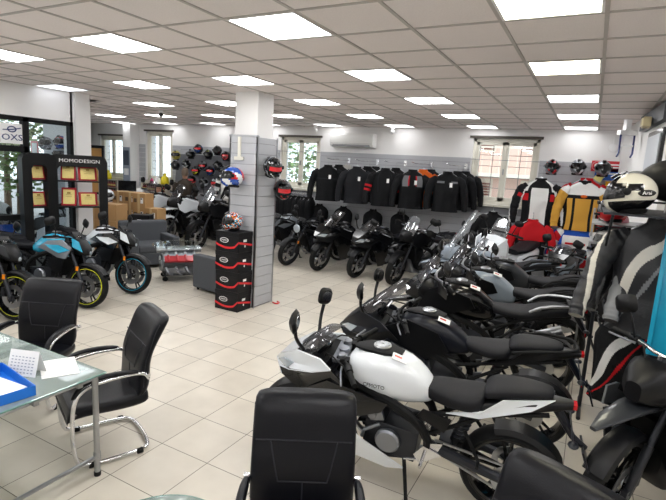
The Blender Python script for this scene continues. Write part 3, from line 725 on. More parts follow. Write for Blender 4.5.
    if screen is not None:
        rs = []; nz = 7; H = .20*screenh if not adv else .34*screenh
        if sport: H = .17; 
        xb = .74 if sport or tour else .66; zb0 = (.93 if sport else .98) if not adv else 1.02
        lean_ = 1.1 if not adv else .55
        if adv: lean_ = .6
        P = []
        for k in range(nz):
            t = k/(nz-1); ww = (.155-.03*t) if not adv else (.15*(1-.25*t*t))
            if k == nz-1: ww *= .72
            x_ = xb-lean_*H*t; z_ = zb0+H*t-(.02*t*t)
            row = []
            for q in range(11):
                s = q/5-1; row.append(Vector((x_-.10*s*s*(1 if not adv else .8), ww*s*1.05, z_-.03*abs(s)**3)))
            P.append(row)
        m = MB(); nn = 11
        vs = [p for r_ in P for p in r_]; vs2 = [p+Vector((-.004, 0, -.002)) for p in vs]
        fs = [(i*nn+k, i*nn+k+1, (i+1)*nn+k+1, (i+1)*nn+k) for i in range(nz-1) for k in range(nn-1)]
        m.add(vs, fs); m.add(vs2, [tuple(reversed(f)) for f in fs]); 
        b = [k for k in range(nn)]+[i*nn+nn-1 for i in range(1, nz)]+[(nz-1)*nn+k for k in range(nn-2, -1, -1)]+[i*nn for i in range(nz-2, 0, -1)]
        m.add([vs[k] for k in b]+[vs2[k] for k in b], [(k, (k+1) % len(b), (k+1) % len(b)+len(b), k+len(b)) for k in range(len(b))])
        m.build('windscreen', screen, T)
    if rack:
        m = MB()
        for s in (-1, 1):
            m.tube([(-.50, s*.15, .90), (-.62, s*.175, .985), (-.86, s*.15, 1.0), (-1.0, s*.09, .99)], .013, 8, sm=1)
        m.tube([(-1.0, .09, .99), (-1.02, 0, .99), (-1.0, -.09, .99)], .013, 8, sm=1)
        m.build('grab_rail', steel if rack == 2 else mblk, T)
        m = MB()
        m.prism([(-.84, .10), (-.84, -.10), (-1.04, -.07), (-1.07, 0), (-1.04, .07)], .975, .992, 'z')
        for k in range(3): m.box((-.90-.05*k, 0, .998), (.02, .13, .012))
        m.build('rack_plate', mblk, T)
    elif tour:
        m = MB().tube([(-.52, .15, .84), (-.66, .19, .90), (-.94, .13, .92), (-.98, .0, .91), (-.94, -.13, .92), (-.66, -.19, .90), (-.52, -.15, .84)], .013, 8, sm=2)
        m.build('grab_rail', mblk, T)
    return T
G1 = 'motorcycles parked in the front right row'
bike('white and black sport motorcycle, nearest of the row, white tank with silver cap', (-.95, 3.0, 0), 186, 'sport', pw, blk, group=G1, screen=smokeg, lean=R(-7), steer=R(8), sticker=True, txt='CFMOTO')
bike('all dark faired motorcycle just behind the white sport bike, black grab rail', (-.93, 3.95, 0), 186, 'tour', navy, blk, group=G1, screen=smokeg, screenh=1.5, steer=R(6), sticker=True)
bike('dark adventure motorcycle with silver grab rail, third in the right row', (-.93, 5.02, 0), 190, 'adv', gblk, blk, group=G1, screen=smokeg, rack=2, handg=True, sticker=True)
bike('dark adventure motorcycle with pale grey blue tank, fourth in the right row', (-.86, 5.88, 0), 190, 'adv', lgrey, blk, group=G1, screen=smokeg, rack=1, handg=True, sticker=True, screenh=1.1)
bike('adventure motorcycle with black tank and clear screen, fifth in the right row', (-.80, 6.78, 0), 190, 'adv', grey, blk, group=G1, screen=clearg, rack=1, handg=True)
bike('pale blue grey adventure motorcycle with tall clear screen, farthest in the right row', (-1.30, 7.62, 0), 192, 'adv', lgrey, lgrey, group=G1, screen=clearg, rack=1, handg=True, screenh=1.9)
rb = bike('graphite adventure tourer with yellow trim at the right edge of the photo', (.74, 3.86, 0), 234, 'adv', grey, blk, group=G1, barm=chrome, handg=False, steer=R(10), lean=R(-3))
for sd_ in (-1, 1):
    MB().panel([(.66, .86, sd_*.20), (.50, .84, sd_*.235), (.18, .72, sd_*.22), (.40, .68, sd_*.245), (.60, .70, sd_*.24)], .014, .012).build('silver_fin', silv, rb)
    MB().panel([(.60, .68, sd_*.225), (.42, .66, sd_*.235), (.24, .50, sd_*.20), (.32, .34, sd_*.19), (.52, .42, sd_*.22)], .014, .02).build('lower_fairing', grey, rb)
    MB().panel([(.60, .60, sd_*.245), (.58, .55, sd_*.247), (.40, .44, sd_*.245), (.36, .47, sd_*.245), (.46, .54, sd_*.25)], .012, .004).build('yellow_stripe', yel, rb)
G2 = 'motorcycles lined up facing out from the back wall'
def bk(label, px, y, dist, head, **k):   # place by its front wheel contact
    h = R(head); loc = (px-.74*math.cos(h), y-.74*math.sin(h), 0)
    return bike(label, loc, head, **k)
bk('black naked motorcycle with silver tank, leftmost of the back row behind the pillar', -6.45, 8.85, 0, -112, style='naked', paint=silv, group=G2, steer=R(15))
bk('black roadster motorcycle, second from left in the back row, leaning front wheel', -5.64, 8.60, 0, -112, style='retro', paint=gblk, group=G2, steer=R(14), rimm=dalu)
bk('black sport tourer with tall dark screen, third from left in the back row', -4.86, 8.60, 0, -112, style='tour', paint=gblk, group=G2, screen=smokeg, screenh=1.6, steer=R(14))
bk('black sport tourer with low dark screen, fourth from left in the back row', -3.98, 8.55, 0, -112, style='tour', paint=gblk, group=G2, screen=smokeg, screenh=1.1, steer=R(14))
bk('black adventure motorcycle, fifth from left in the back row, mostly hidden', -3.15, 8.50, 0, -110, style='adv', paint=gblk, group=G2, screen=clearg, steer=R(14), handg=True)
bk('black naked motorcycle sixth from left in the back row, behind the right row screens', -2.40, 8.50, 0, -108, style='naked', paint=gblk, group=G2, steer=R(12))
bk('black and blue faired motorcycle beneath the racing suits at the back wall', -.48, 8.62, 0, -102, style='tour', paint=gblk, paint2=lgrey, group=G2, screen=smokeg, steer=R(14), screenh=.8)
G3 = 'naked motorcycles in the left row'
bk('white and black naked motorcycle nearest the grey armchair, blue rim stripe', -6.20, 5.04, 0, 10, style='naked', paint=pw, side=gblk, group=G3, line=cyan, steer=R(8))
bk('cyan tank naked motorcycle, middle of the left row, yellow rim stripe', -6.05, 4.16, 0, 12, style='naked', paint=cyan, side=silv, group=G3, line=yel, steer=R(6))
bk('dark grey naked motorcycle behind the black office chair at the far left', -6.25, 3.32, 0, 14, style='naked', paint=grey, side=gblk, group=G3, line=yel, steer=R(6))
bk('graphite naked motorcycle cut off by the left edge of the photo', -6.3, 2.55, 0, 14, style='naked', paint=silv, side=grey, group=G3, steer=R(6))
bike('blue and white sport motorcycle outside beyond the left shop door', (-9.4, 4.2, -.12), 60, 'sport', bluep, group='motorcycles outside the shop door', screen=smokeg)
bike('white motorcycle outside beyond the left shop door, beside the grey panel', (-9.9, 5.75, -.12), 20, 'tour', pw, group='motorcycles outside the shop door', screen=clearg)
G4 = 'white adventure motorcycles near the counter'
bk('white adventure motorcycle with dark screen, nearest the cardboard boxes', -10.30, 8.65, 0, -90, style='adv', nose=blk, paint=pw, paint2=pw, group=G4, screen=smokeg, screenh=1.1, steer=R(12))
bk('white and blue adventure motorcycle, middle one of the three by the helmet wall', -9.28, 8.62, 0, -97, style='adv', nose=blk, paint=pw, paint2=pw, group=G4, screen=smokeg, screenh=1.1, steer=R(12), rimm=steel, seat=cloth('blue', '1d4aa3'))
bk('dark adventure motorcycle with clear screen nearest the slatted pillar, third by the helmet wall', -8.10, 8.45, 0, -98, style='adv', paint=gblk, paint2=blk, group=G4, screen=clearg, screenh=1.2, steer=R(12))
for o in list(C.objects):
    if o.get('group') == G4: o.scale = (1.1, 1.1, 1.12)
# white scooter front between the right row and the racing suits
def scooter(label, loc, head, body, body2):
    T = thing('scooter', label, 'scooter', loc, R(head), None, R(-4)); T.scale = (1.12, 1.12, 1.12)
    wheel(T, .66, .24, .24, .12); wheel(T, -.62, .24, .24, .13, name='rear_wheel', front=False)
    sh_ = MB().loft([(.30, .20, .30, .98), (.42, .24, .36, 1.05), (.56, .20, .48, .98), (.70, .11, .58, .86), (.78, .03, .64, .74)], 12, 4.5).build('front_shield', body, T, 0, .008, 25)
    for s in (-1, 1): MB().panel([(.46, 1.03, s*.23), (.60, .98, s*.22), (.72, .84, s*.13), (.60, .66, s*.235), (.44, .60, s*.26)], .014, .02).build('shield_wing', body, sh_)
    MB().box((.62, 0, .62), (.22, .10, .07)).build('grille_vent', mblk, sh_)
    for s in (-1, 1): MB().panel([(.74, .72, s*.06), (.62, .90, s*.15), (.52, .92, s*.20), (.56, .78, s*.20)], .01, .015).build('headlight', gblk, T)
    MB().loft([(.30, .16, .20, .30), (-.3, .18, .20, .34), (-.4, .18, .24, .40)], 16, 4).build('footboard', blk, T)
    MB().loft([(-.18, .12, .30, .70), (-.3, .19, .32, .76), (-.7, .17, .42, .80), (-1.0, .06, .66, .80)], 20, 3).build('rear_body', body, T, 1)
    MB().loft([(-.15, .10, .70, .78), (-.35, .15, .72, .80), (-.55, .15, .74, .88), (-.90, .09, .80, .90)], 18, 3.2).build('seat', seatm, T)
    MB().tube([(.66, .08, .24), (.44, .06, .8)], .02).tube([(.66, -.08, .24), (.44, -.06, .8)], .02).build('fork_leg', dalu, T)
    F = MB(); rs = []
    for k in range(9):
        a = R(20)+R(140)*k/8; rf = .27; rs.append([Vector((.66+(rf+h)*math.cos(a), yy, .24+(rf+h)*math.sin(a))) for yy, h in [(-.08, -.03), (-.06, 0), (.06, 0), (.08, -.03), (.06, -.008), (-.06, -.008)]])
    F.rings(rs).build('front_fender', body2, T)
    hb = MB().tube([(.26, -.34, 1.06), (.34, -.1, 1.1), (.34, .1, 1.1), (.26, .34, 1.06)], .014, 8, sm=1).build('handlebar', blk, T)
    for s in (-1, 1):
        MB().tube([(.28, s*.24, 1.075), (.255, s*.36, 1.055)], .019, 8).build('grip', rub, hb)
        MB().tube([(.32, s*.2, 1.08), (.34, s*.27, 1.22)], .008, 6).ell((.34, s*.3, 1.27), (.02, .075, .05), 12, 8).build('mirror', blk, T)
    MB().loft([(.36, .15, 1.03, 1.06), (.30, .14, 1.14, 1.2), (.27, .11, 1.22, 1.30)], 14, 4).build('windscreen', clearg, T)
    m = MB().tube([(-.1, .12, .24), (-.12, .24, .035)], .012).box((-.12, .25, .035), (.06, .05, .012)); m.build('side_stand', mblk, T)
scooter('white scooter with angular front shield below the right back window', (-1.28, 9.0, 0), -112, pw, pw)
# ================================================================ OFFICE CHAIRS
def chair(label, loc, head, group='black leather cantilever visitor chairs', high=1.0):
    # local: faces +x
    T = thing('office_chair', label, 'chair', loc, R(head), group)
    # chrome cantilever frame: one tube each side, joined at the back of the floor loop
    P = [(.0, -.27, .62), (.16, -.27, .60), (.24, -.27, .52), (.26, -.27, .30), (.24, -.27, .06), (.17, -.27, .022), (-.20, -.27, .022), (-.27, -.20, .022), (-.27, .20, .022), (-.20, .27, .022), (.17, .27, .022), (.24, .27, .06), (.26, .27, .30), (.24, .27, .52), (.16, .27, .60), (.0, .27, .62)]
    m = MB().tube(P, .0145, 10, sm=3); m.tube([(.255, -.27, .40), (.18, -.20, .405), (.0, -.2, .405), (-.1, -.2, .41)], .012, 8); m.tube([(.255, .27, .40), (.18, .20, .405), (.0, .2, .405), (-.1, .2, .41)], .012, 8)
    for s in (-1, 1): m.tube([(.0, s*.27, .62), (-.14, s*.268, .625), (-.22, s*.262, .61), (-.25, s*.25, .56)], .014, 10, sm=2)
    fr = m.build('chair_frame', chrome, T)
    for x in (.14, -.18):
        for s in (-1, 1): MB().lathe([(.018, -.02), (.02, -.016), (.02, .016), (.018, .02)], (x, s*.27, .0215), 'x', 12).build('foot_pad', rub, fr)
    for s in (-1, 1):
        m = MB(); st = 0
        pts = [(-.19, .625), (-.1, .648), (.05, .65), (.16, .632), (.225, .585), (.25, .52)]
        rs = []
        for i, (x, z) in enumerate(pts):
            wd = .024 if 0 < i < 5 else .015; nx, nz = (0, 1) if i < 3 else ((.35, .94) if i == 3 else ((.8, .6) if i == 4 else (1, .1)))
            rs.append([Vector((x+nx*h, s*.27+yy, z+nz*h)) for yy, h in [(-wd, -.012), (-wd, .008), (-wd*.6, .017), (wd*.6, .017), (wd, .008), (wd, -.012)]])
        m.rings(rs); m.build('armrest', lea, T, 1)
    # seat
    rs = []
    for x, z, th, wd in [(.265, .375, .02, .245), (.285, .40, .06, .25), (.27, .435, .085, .255), (.18, .455, .10, .255), (.0, .445, .105, .255), (-.16, .44, .105, .25), (-.24, .45, .10, .245), (-.27, .46, .07, .235)]:
        ring = []
        for k in range(20):
            a = 2*PI*k/20; ca, sa = math.cos(a), math.sin(a)
            ring.append(Vector((x, wd*math.copysign(abs(ca)**.35, ca), z-.045+th/2*math.copysign(abs(sa)**.6, sa))))
        rs.append(ring)
    sobj = MB().rings(rs).build('seat', lea, T, 1)
    # backrest: curved slab
    prof = [(-.19, .39, .05), (-.225, .46, .09), (-.235, .56, .10), (-.235, .66, .09), (-.265, .76, .09), (-.305, .84, .10), (-.335, .91, .12), (-.37, .97, .115), (-.395, 1.0, .06)]
    rs = []
    for i, (x, z, th) in enumerate(prof):
        z *= high
        wd = .26 if i else .22
        if i == len(prof)-1: wd = .25
        ring = []
        for k in range(22):
            a = 2*PI*k/22; ca, sa = math.cos(a), math.sin(a)
            ring.append(Vector((x+th/2*math.copysign(abs(ca)**.7, ca)+.012*abs(math.sin(a))**2, wd*math.copysign(abs(sa)**.35, sa), z+(x+.25)*0)))
        rs.append(ring)
    back = MB().rings(rs).build('backrest', lea, T, 1)
    # stitched seams raised on the front face
    def fx(z):
        z /= high
        for (x0, z0, t0), (x1, z1, t1) in zip(prof, prof[1:]):
            if z0 <= z <= z1:
                u = (z-z0)/(z1-z0); return x0+(x1-x0)*u+(t0+(t1-t0)*u)/2+.0
        return -.2
    m = MB()
    def seam(pts): m.tube([(fx(z)+.001, y, z) for y, z in pts], .0035, 6)
    seam([(-.24+.032*k, .80) for k in range(16)])
    for s in (-1, 1): seam([(s*(.165-.045*k/6), .795-.05*k*.62) for k in range(7)])
    seam([(-.12+.03*k, .61) for k in range(9)])
    seam([(.0, .61-.03*k) for k in range(5)])
    for s in (-1, 1): m.tube([(fx(z)-.03, s*.256, z) for z in (.5, .6, .7, .8, .9, .95)], .003, 6)
    m.build('seam', leah, back)
    m = MB()
    for s in (-1, 1):
        m.lathe([(.014, s*.0), (.014, s*.03)], (-.24, s*.262, .60), 'y', 12)
    m.build('bolt', chrome, back)
    return T
chair('black leather chair turned to the right end of the glass table', (-2.99, 2.17, 0), -114)
chair('black leather chair behind the glass table, farthest from the camera', (-4.05, 2.27, 0), -63)
chair('black leather chair at bottom centre with its stitched front toward the camera', (-.98, 1.69, 0), -60)
chair('black leather chair cut off at the bottom right, in front of the white sport bike', (-.08, 1.66, 0), -114)
# ================================================================ GLASS TABLE
T = thing('glass_table', 'rectangular frosted glass table with steel tube frame at lower left', 'table', (-3.9, 1.2, 0))
X1, Y1 = 1.27, .73
g = MB().bx((-1.3, -1.2, .738), (X1, Y1, .75)).build('tabletop', tabg, T)
m = MB()
for a, b in (((-1.3, Y1, .744), (X1, Y1, .744)), ((X1, -1.2, .744), (X1, Y1, .744))): m.tube([a, b], .0058, 6)
m.build('glass_edge', edgeg, g)
zf = .70
for px, py in ((X1-.07, Y1-.03), (-1.2, Y1-.03), (X1-.07, -1.1), (-1.2, -1.1)):
    l = MB().tube([(px, py, .02), (px, py, .735)], .019, 12).lathe([(.028, .728), (.028, .737)], (px, py, 0), 'z', 14).build('leg', steel, T)
    MB().lathe([(.02, 0), (.022, .004), (.022, .03), (.019, .032)], (px, py, 0), 'z', 14).build('foot', rub, l)
m = MB()
m.tube([(X1-.07, Y1-.03, zf), (X1-.07, -1.1, zf)], .014).tube([(-1.2, Y1-.03, zf), (X1-.07, Y1-.03, zf)], .014).tube([(-1.2, Y1-.03, zf), (-1.2, -1.1, zf)], .014)
m.tube([(X1-.07, Y1-.03, .14), (X1-.07, -1.1, .14)], .014).tube([(X1-.07, -.30, .14), (-1.2, -.30, .14)], .014).tube([(-1.2, Y1-.03, .14), (-1.2, -1.1, .14)], .014)
for y in (.55, .28, .05, -.25): m.box((X1-.035, y, .722), (.08, .03, .028))
m.lathe([(.024, .11), (.024, .17)], (X1-.07, Y1-.03, 0), 'z', 12)
m.build('rail', steel, T)
# items on it
zt = .7515
b = thing('open_box', 'open blue cardboard box holding papers on the glass table', 'box', (-2.86, 1.36, zt), R(-8))
m = MB(); m.bx((-.30, -.20, 0), (.17, .17, .004)); m.bx((-.30, -.20, 0), (-.296, .17, .06)).bx((.166, -.20, 0), (.17, .17, .06)).bx((-.30, .166, 0), (.17, .17, .06)).bx((-.30, -.2, 0), (.17, -.196, .06)); m.build('tray', boxblue, b)
o = MB().box((-.05, .0, .020), (.34, .26, .02), Matrix.Rotation(.08, 3, 'Z')).build('paper_stack', paper); o.location = (-2.86, 1.36, zt-.0); tag(o, 'white papers lying in the blue box', 'papers'); o.location.z += .0
c = thing('tent_card', 'white folded tent calendar card beside the blue box', 'calendar', (-3.0, 1.64, zt), R(20))
m = MB()
m.add([(-.10, -.05, 0), (.10, -.05, 0), (.10, 0, .15), (-.10, 0, .15), (-.10, .05, 0), (.10, .05, 0)], [(0, 1, 2, 3), (3, 2, 5, 4)])
m.add([(-.10, -.047, 0), (.10, -.047, 0), (.10, 0, .147), (-.10, 0, .147), (-.10, .047, 0), (.10, .047, 0)], [(3, 2, 1, 0), (4, 5, 2, 3)])
m.build('card', whl, c)
m = MB()
for side in (1, -1):
    for r_ in range(6):
        for q in range(7):
            v = .02+.018*r_; m.box((-.075+.024*q, side*(.051-.05*v/.15), v), (.012, .002, .006))
m.build('print', mat('pale_print', 'a8adb8', .6), c)
o = MB().box((0, 0, .0006), (.21, .297, .001)).build('paper_sheet', paper); o.location = (-2.92, 1.80, zt); o.rotation_euler.z = R(62); tag(o, 'white paper sheet lying near the back corner of the glass table', 'paper')
# round glass side table
T = thing('round_glass_table', 'small round glass table just entering the bottom edge beside the chair', 'table', (-1.42, 1.26, 0))
MB().lathe([(0, .532), (.30, .532), (.31, .537), (.31, .540), (.30, .545), (0, .545)], (0, 0, 0), 'z', 48).build('tabletop', tabg, T)
MB().lathe([(.309, .534), (.315, .538), (.309, .543)], (0, 0, 0), 'z', 48).build('glass_edge', edgeg, T)
MB().tube([(0, 0, .02), (0, 0, .53)], .03, 14).lathe([(.06, .515), (.06, .531)], (0, 0, 0), 'z', 20).build('column', chrome, T)
MB().lathe([(0, 0), (.2, 0), (.2, .01), (.04, .03), (0, .03)], (0, 0, 0), 'z', 32).build('base', chrome, T)
# ================================================================ HELMETS
def helmet(label, loc, head, cols, pat, visor='dark', tagc=None, scale=1, tilt=0, group=None, spoiler=False, roll_=0):
    # local: faces +x, origin at the centre of the head
    T = thing('motorcycle_helmet', label, 'helmet', loc, R(head), group, roll_, tilt)
    T.scale = (scale,)*3
    NA, NE = 40, 22; vs = []; fs = []; mi = []
    def P(az, el, off=1.0):
        ce, se = math.cos(el), math.sin(el); ca, sa = math.cos(az), math.sin(az)
        x = .148*ce*ca; y = .122*ce*sa; z = .128*se
        if ca > 0 and se < .1:
            q = ca**1.5*min(1, (.1-se)*1.4); x += .038*q*max(0, ce); z -= .018*q
        if ca < 0 and se < 0: z *= 1.0; x *= 1+.05*se
        return Vector((x, y, z))*off
    els = [R(-62)+(R(152))*j/NE for j in range(NE+1)]
    for j, el in enumerate(els):
        for k in range(NA): vs.append(P(2*PI*k/NA, el))
    for j in range(NE):
        for k in range(NA):
            az = 2*PI*(k+.5)/NA; el = (els[j]+els[j+1])/2; a = math.atan2(math.sin(az), math.cos(az))
            if abs(a) < R(62) and R(-14) < el < R(30): fs.append((j*NA+k, j*NA+(k+1) % NA, (j+1)*NA+(k+1) % NA, (j+1)*NA+k)); mi.append(len(cols)-1 if False else 0); continue
            fs.append((j*NA+k, j*NA+(k+1) % NA, (j+1)*NA+(k+1) % NA, (j+1)*NA+k)); mi.append(pat(a, el) % len(cols))
    m = MB().add(vs, fs, mi); m.build('shell', cols, T)
    # visor
    vm = {'dark': gblk, 'clear': smokeg, 'mirror': chrome}[visor]; v = MB(); n1, n2 = 16, 6; g = []
    for q in range(n2+1):
        for k in range(n1+1):
            az = R(-68)+R(136)*k/n1; el = R(-15)+R(45)*q/n2
            if q == 0: el += R(4)*abs(az/R(68))**2
            g.append(P(az, el, 1.035))
    nn = n1+1; f = [(q*nn+k, q*nn+k+1, (q+1)*nn+k+1, (q+1)*nn+k) for q in range(n2) for k in range(n1)]
    v.add(g, f); v.add([p*.97 for p in g], [tuple(reversed(t)) for t in f])
    b = [k for k in range(nn)]+[q*nn+n1 for q in range(1, n2+1)]+[n2*nn+k for k in range(n1-1, -1, -1)]+[q*nn for q in range(n2-1, 0, -1)]
    v.add([g[k] for k in b]+[g[k]*.97 for k in b], [(k, (k+1) % len(b), (k+1) % len(b)+len(b), k+len(b)) for k in range(len(b))])
    vo = v.build('visor', vm if visor != 'clear' else gblk, T)
    for s in (-1, 1): MB().lathe([(.024, s*.0), (.024, s*.008), (.012, s*.012), (.002, s*.012)], (P(R(70), R(6)).x, s*.122, .012), 'y', 14).build('visor_pivot', blk, T)
    if tagc is not None:
        t = MB(); pts = []
        for q in range(2):
            for k in range(9): pts.append(P(R(-42)+R(84)*k/8, R(-5)+R(20)*q, 1.05))
        t.add(pts+[p*.99 for p in pts], [(k, k+1, 10+k, 9+k) for k in range(8)]+[(18+9+k, 18+10+k, 18+k+1, 18+k) for k in range(8)]); t.build('visor_tag', tagc, T)
    c = MB().lathe([(.070, -.135), (.085, -.128), (.092, -.108), (.075, -.10)], (-.005, 0, 0), 'z', 28); c.build('neck_roll', rub, T)
    MB().box((.186, 0, -.062), (.012, .07, .022)).build('vent', blk, T); MB().box((.10, 0, .112), (.05, .05, .014), Matrix.Rotation(.55, 3, 'Y')).build('vent', blk, T)
    if spoiler: MB().loft([(-.08, .05, .105, .115), (-.13, .045, .085, .10), (-.175, .03, .06, .07)], 12, 3).build('spoiler', cols[0], T)
    return T
def P2(f): return f
solid = lambda a, e: 0
stripe = lambda a, e: 1 if abs(a) > R(150) or (e > R(40) and abs(math.sin(a)) < .4) else 0
swirl = lambda a, e: 0 if math.sin(3*a+5*e) > .2 else (1 if math.sin(5*a-4*e) > -.2 else 2)
lower = lambda a, e: 1 if e < R(-5) else 0
slash = lambda a, e: 1 if math.sin(2.2*abs(a)-3.5*e) > .35 else 0
tri = lambda a, e: 0 if e+abs(a)*.5 > 1.2 else (1 if e+abs(a)*.5 > .75 else (2 if e > -.3 else 0))
multi = lambda a, e: int(3*math.sin(7*a)+4*math.sin(9*e+2*a)+8) % 5
hw = 'helmets on the display wall behind the counter'
K = dict
rowsH = [
 (176, 155, [olive, gblk], stripe, None, 'olive yellow and black helmet, leftmost on the helmet wall'),
 (191, 154, [silv, gblk], lower, None, 'grey and black helmet, second from left in the top row of the helmet wall'),
 (198.5, 149, [navy, bluep], slash, redp, 'blue and black helmet with red visor tag, highest of the helmet wall'),
 (208.5, 154.5, [navy, yel], stripe, None, 'navy helmet with a yellow stripe right of the highest helmet'),
 (217.5, 150.5, [gblk], solid, None, 'plain black helmet in the top right of the helmet wall'),
 (226, 156, [gblk, redp], slash, redp, 'black and red helmet in the top row beside the pillar'),
 (175.5, 165, [grey], solid, None, 'dark grey helmet just above the head of the standing man'),
 (186.5, 164, [gblk, pw], slash, None, 'black helmet with thin white lines right of the standing man'),
 (196, 170.5, [gblk, yel], slash, redp, 'black helmet with neon yellow flash in the middle of the helmet wall'),
 (203, 166, [silv, gblk], slash, redp, 'grey helmet with red tag in the middle of the helmet wall'),
 (210.5, 171, [navy, bluep], slash, redp, 'navy helmet with red tag right of centre on the helmet wall'),
 (218, 165.5, [gblk, grey], slash, None, 'black and graphite helmet under the plain black one'),
 (223.5, 171, [silv], solid, None, 'silver helmet near the right end of the helmet wall'),
 (191.5, 180, [gblk, redp], lower, redp, 'black helmet with red tag low on the helmet wall beside the man'),
 (204, 182, [silv, pw], lower, None, 'silver open grey helmet in the bottom row of the helmet wall'),
 (215.5, 183, [pw, redp], lower, redp, 'white and red helmet in the bottom row of the helmet wall'),
]
hd_cache = {}
m = MB(); m.add([(-11.0, 10.66, 1.3), (-6.95+-1.2, 10.66, 1.3), (-8.15, 10.66, 2.28), (-11.0, 10.66, 2.28), (-11.0, 10.5, 1.3), (-8.15, 10.5, 1.3), (-8.15, 10.62, 2.28), (-11.0, 10.62, 2.28)], [(0, 1, 2, 3), (4, 7, 6, 5), (0, 4, 5, 1), (3, 2, 6, 7), (0, 3, 7, 4), (1, 5, 6, 2)])
o = m.build('display_board', dpanel); tag(o, 'dark grey sloping display board behind the wall of helmets', 'display board')
for px, py, cols, pat, tg, lab in rowsH:
    p = aty(px, py, 10.27); helmet(lab, p, -62, cols, pat, 'dark', tg, 1.0, 0, hw)
helmet('black and graphite helmet with red visor tag, upper one on the pillar side', (-4.11, 5.78, 2.10), -35, [gblk, pw, silv], lambda a, e: 1 if .1 < math.sin(2.4*abs(a)-3.5*e) < .35 else (2 if math.sin(4*a+e) > .93 else 0), 'dark', redp, 1.1, R(15), None, True)
helmet('black helmet with red line and red visor tag, lower one on the pillar side', (-4.11, 6.06, 1.78), -45, [gblk, redp, grey], lambda a, e: 1 if .55 < math.sin(2.4*abs(a)-3.5*e) < .7 else (2 if math.sin(3*a) > .6 else 0), 'dark', redp, 1.1, R(12), None, True)
helmet('red white and blue helmet hung on the left face of the pillar', (-4.56, 5.45, 1.93), -120, [bluep, pw, redp], lambda a, e: (0 if e > .55-.3*abs(math.sin(a*2)) and abs(a) < 2.2 else (1 if math.sin(4*abs(a)+3*e) > .3 else (2 if e > -.2 else 0))), 'clear', None, 1.1, R(-5))
helmet('multicoloured graphic helmet standing on the stack of black boxes', (-4.52, 5.43, 1.165+.135), -120, [redp, cyan, gblk, pw, mat('orange_paint', 'e8801e', .3)], multi, 'dark', None, 1.0)
for px, py, cols, lab in ((552, 167, [silv, gblk, redp], 'grey and red graphic helmet, left of the three above the racing suits'), (578, 167, [silv, gblk, pw], 'grey and white graphic helmet, middle of the three above the racing suits'), (603, 168.5, [silv, gblk, alu], 'silver and black graphic helmet, right of the three near the safety signs')):
    helmet(lab, aty(px, py, 10.35), -85, cols, swirl, 'dark', None, 1.12, 0, 'graphic helmets on the wall above the racing suits')
# helmets seen beyond the left glazing
for px, py, cols, pat, lab in ((46, 143, [silv, pw], swirl, 'grey and white helmet behind the left glazing'), (61, 142, [bluep, redp, pw], tri, 'blue and red helmet behind the left glazing'), (60, 154, [pw, silv], lower, 'white helmet below the blue and red one behind the left glazing')):
    helmet(lab, aty(px, py, 6.2), -60, cols, pat, 'dark', None, 1.0)
# cream and black helmet, big, on the garment rack at right
helmet('large cream white and black helmet on top of the right garment rack', (.235, 4.03, 2.085), -172, [mat('cream_paint', 'd9d6c8', .25, coat=.5), gblk], lambda a, e: (1 if (e < -.35 and abs(a) > .5) or (.12 < e < .45 and 1.2 < abs(a) < 1.9) or (e > .25 and abs(a) < .6) else 0), 'dark', None, 1.08, R(5))
HB = bpy.data.objects[-1] if False else None
for ob in list(C.objects):
    if ob.get('label', '').startswith('large cream white'):
        wp = MB().ell((-.06, .122, -.0), (.05, .006, .022), 16, 8).build('logo_patch', gblk, ob); wp.location = (0, .002, 0)
        text('lettering', 'Arai', .03, whl, ob, (-.06, .134, 0), (PI/2, 0, PI), .001)
helmet('silver grey helmet behind the large cream helmet', (.30, 4.78, 2.13), -160, [silv, gblk, pw], slash, 'dark', None, 1.0, R(5))
helmet('small bright blue helmet below the large cream helmet', (.17, 4.85, 1.93), -140, [bluep, redp], lower, 'dark', None, .85)
helmet('pink and red helmet under the small blue one', (.20, 5.2, 1.79), -140, [mat('pink_paint', 'd98aa0', .3), redp, pw], slash, 'dark', None, .9)
helmet('cream and black helmet lowest beside the hanging leathers', (.20, 5.0, 1.62), -150, [clg, gblk], lower, 'dark', None, 1.05)
helmet('white and red helmet on top of the cardboard boxes', (-9.8, 7.35, 1.22), -60, [pw, redp, gblk], lambda a, e: 1 if e < -.3 and a < 0 else 0, 'dark', None, 1.05)
# shelf arms for right rack helmets
m = MB()
for z in (1.95, 1.78, 1.63, 1.47):
    m.bx((.02, 4.8, z-.17), (.62, 5.35, z-.155))
m.bx((.60, 4.8, 0), (.64, 4.84, 2.2)).bx((.60, 5.31, 0), (.64, 5.35, 2.2)); m.bx((.60, 4.8, 0), (.64, 5.35, .03)).bx((.02, 5.31, 0), (.04, 5.35, 1.9))
o = m.build('shelf_rack', steel); tag(o, 'metal shelf rack holding small helmets at the right', 'rack')
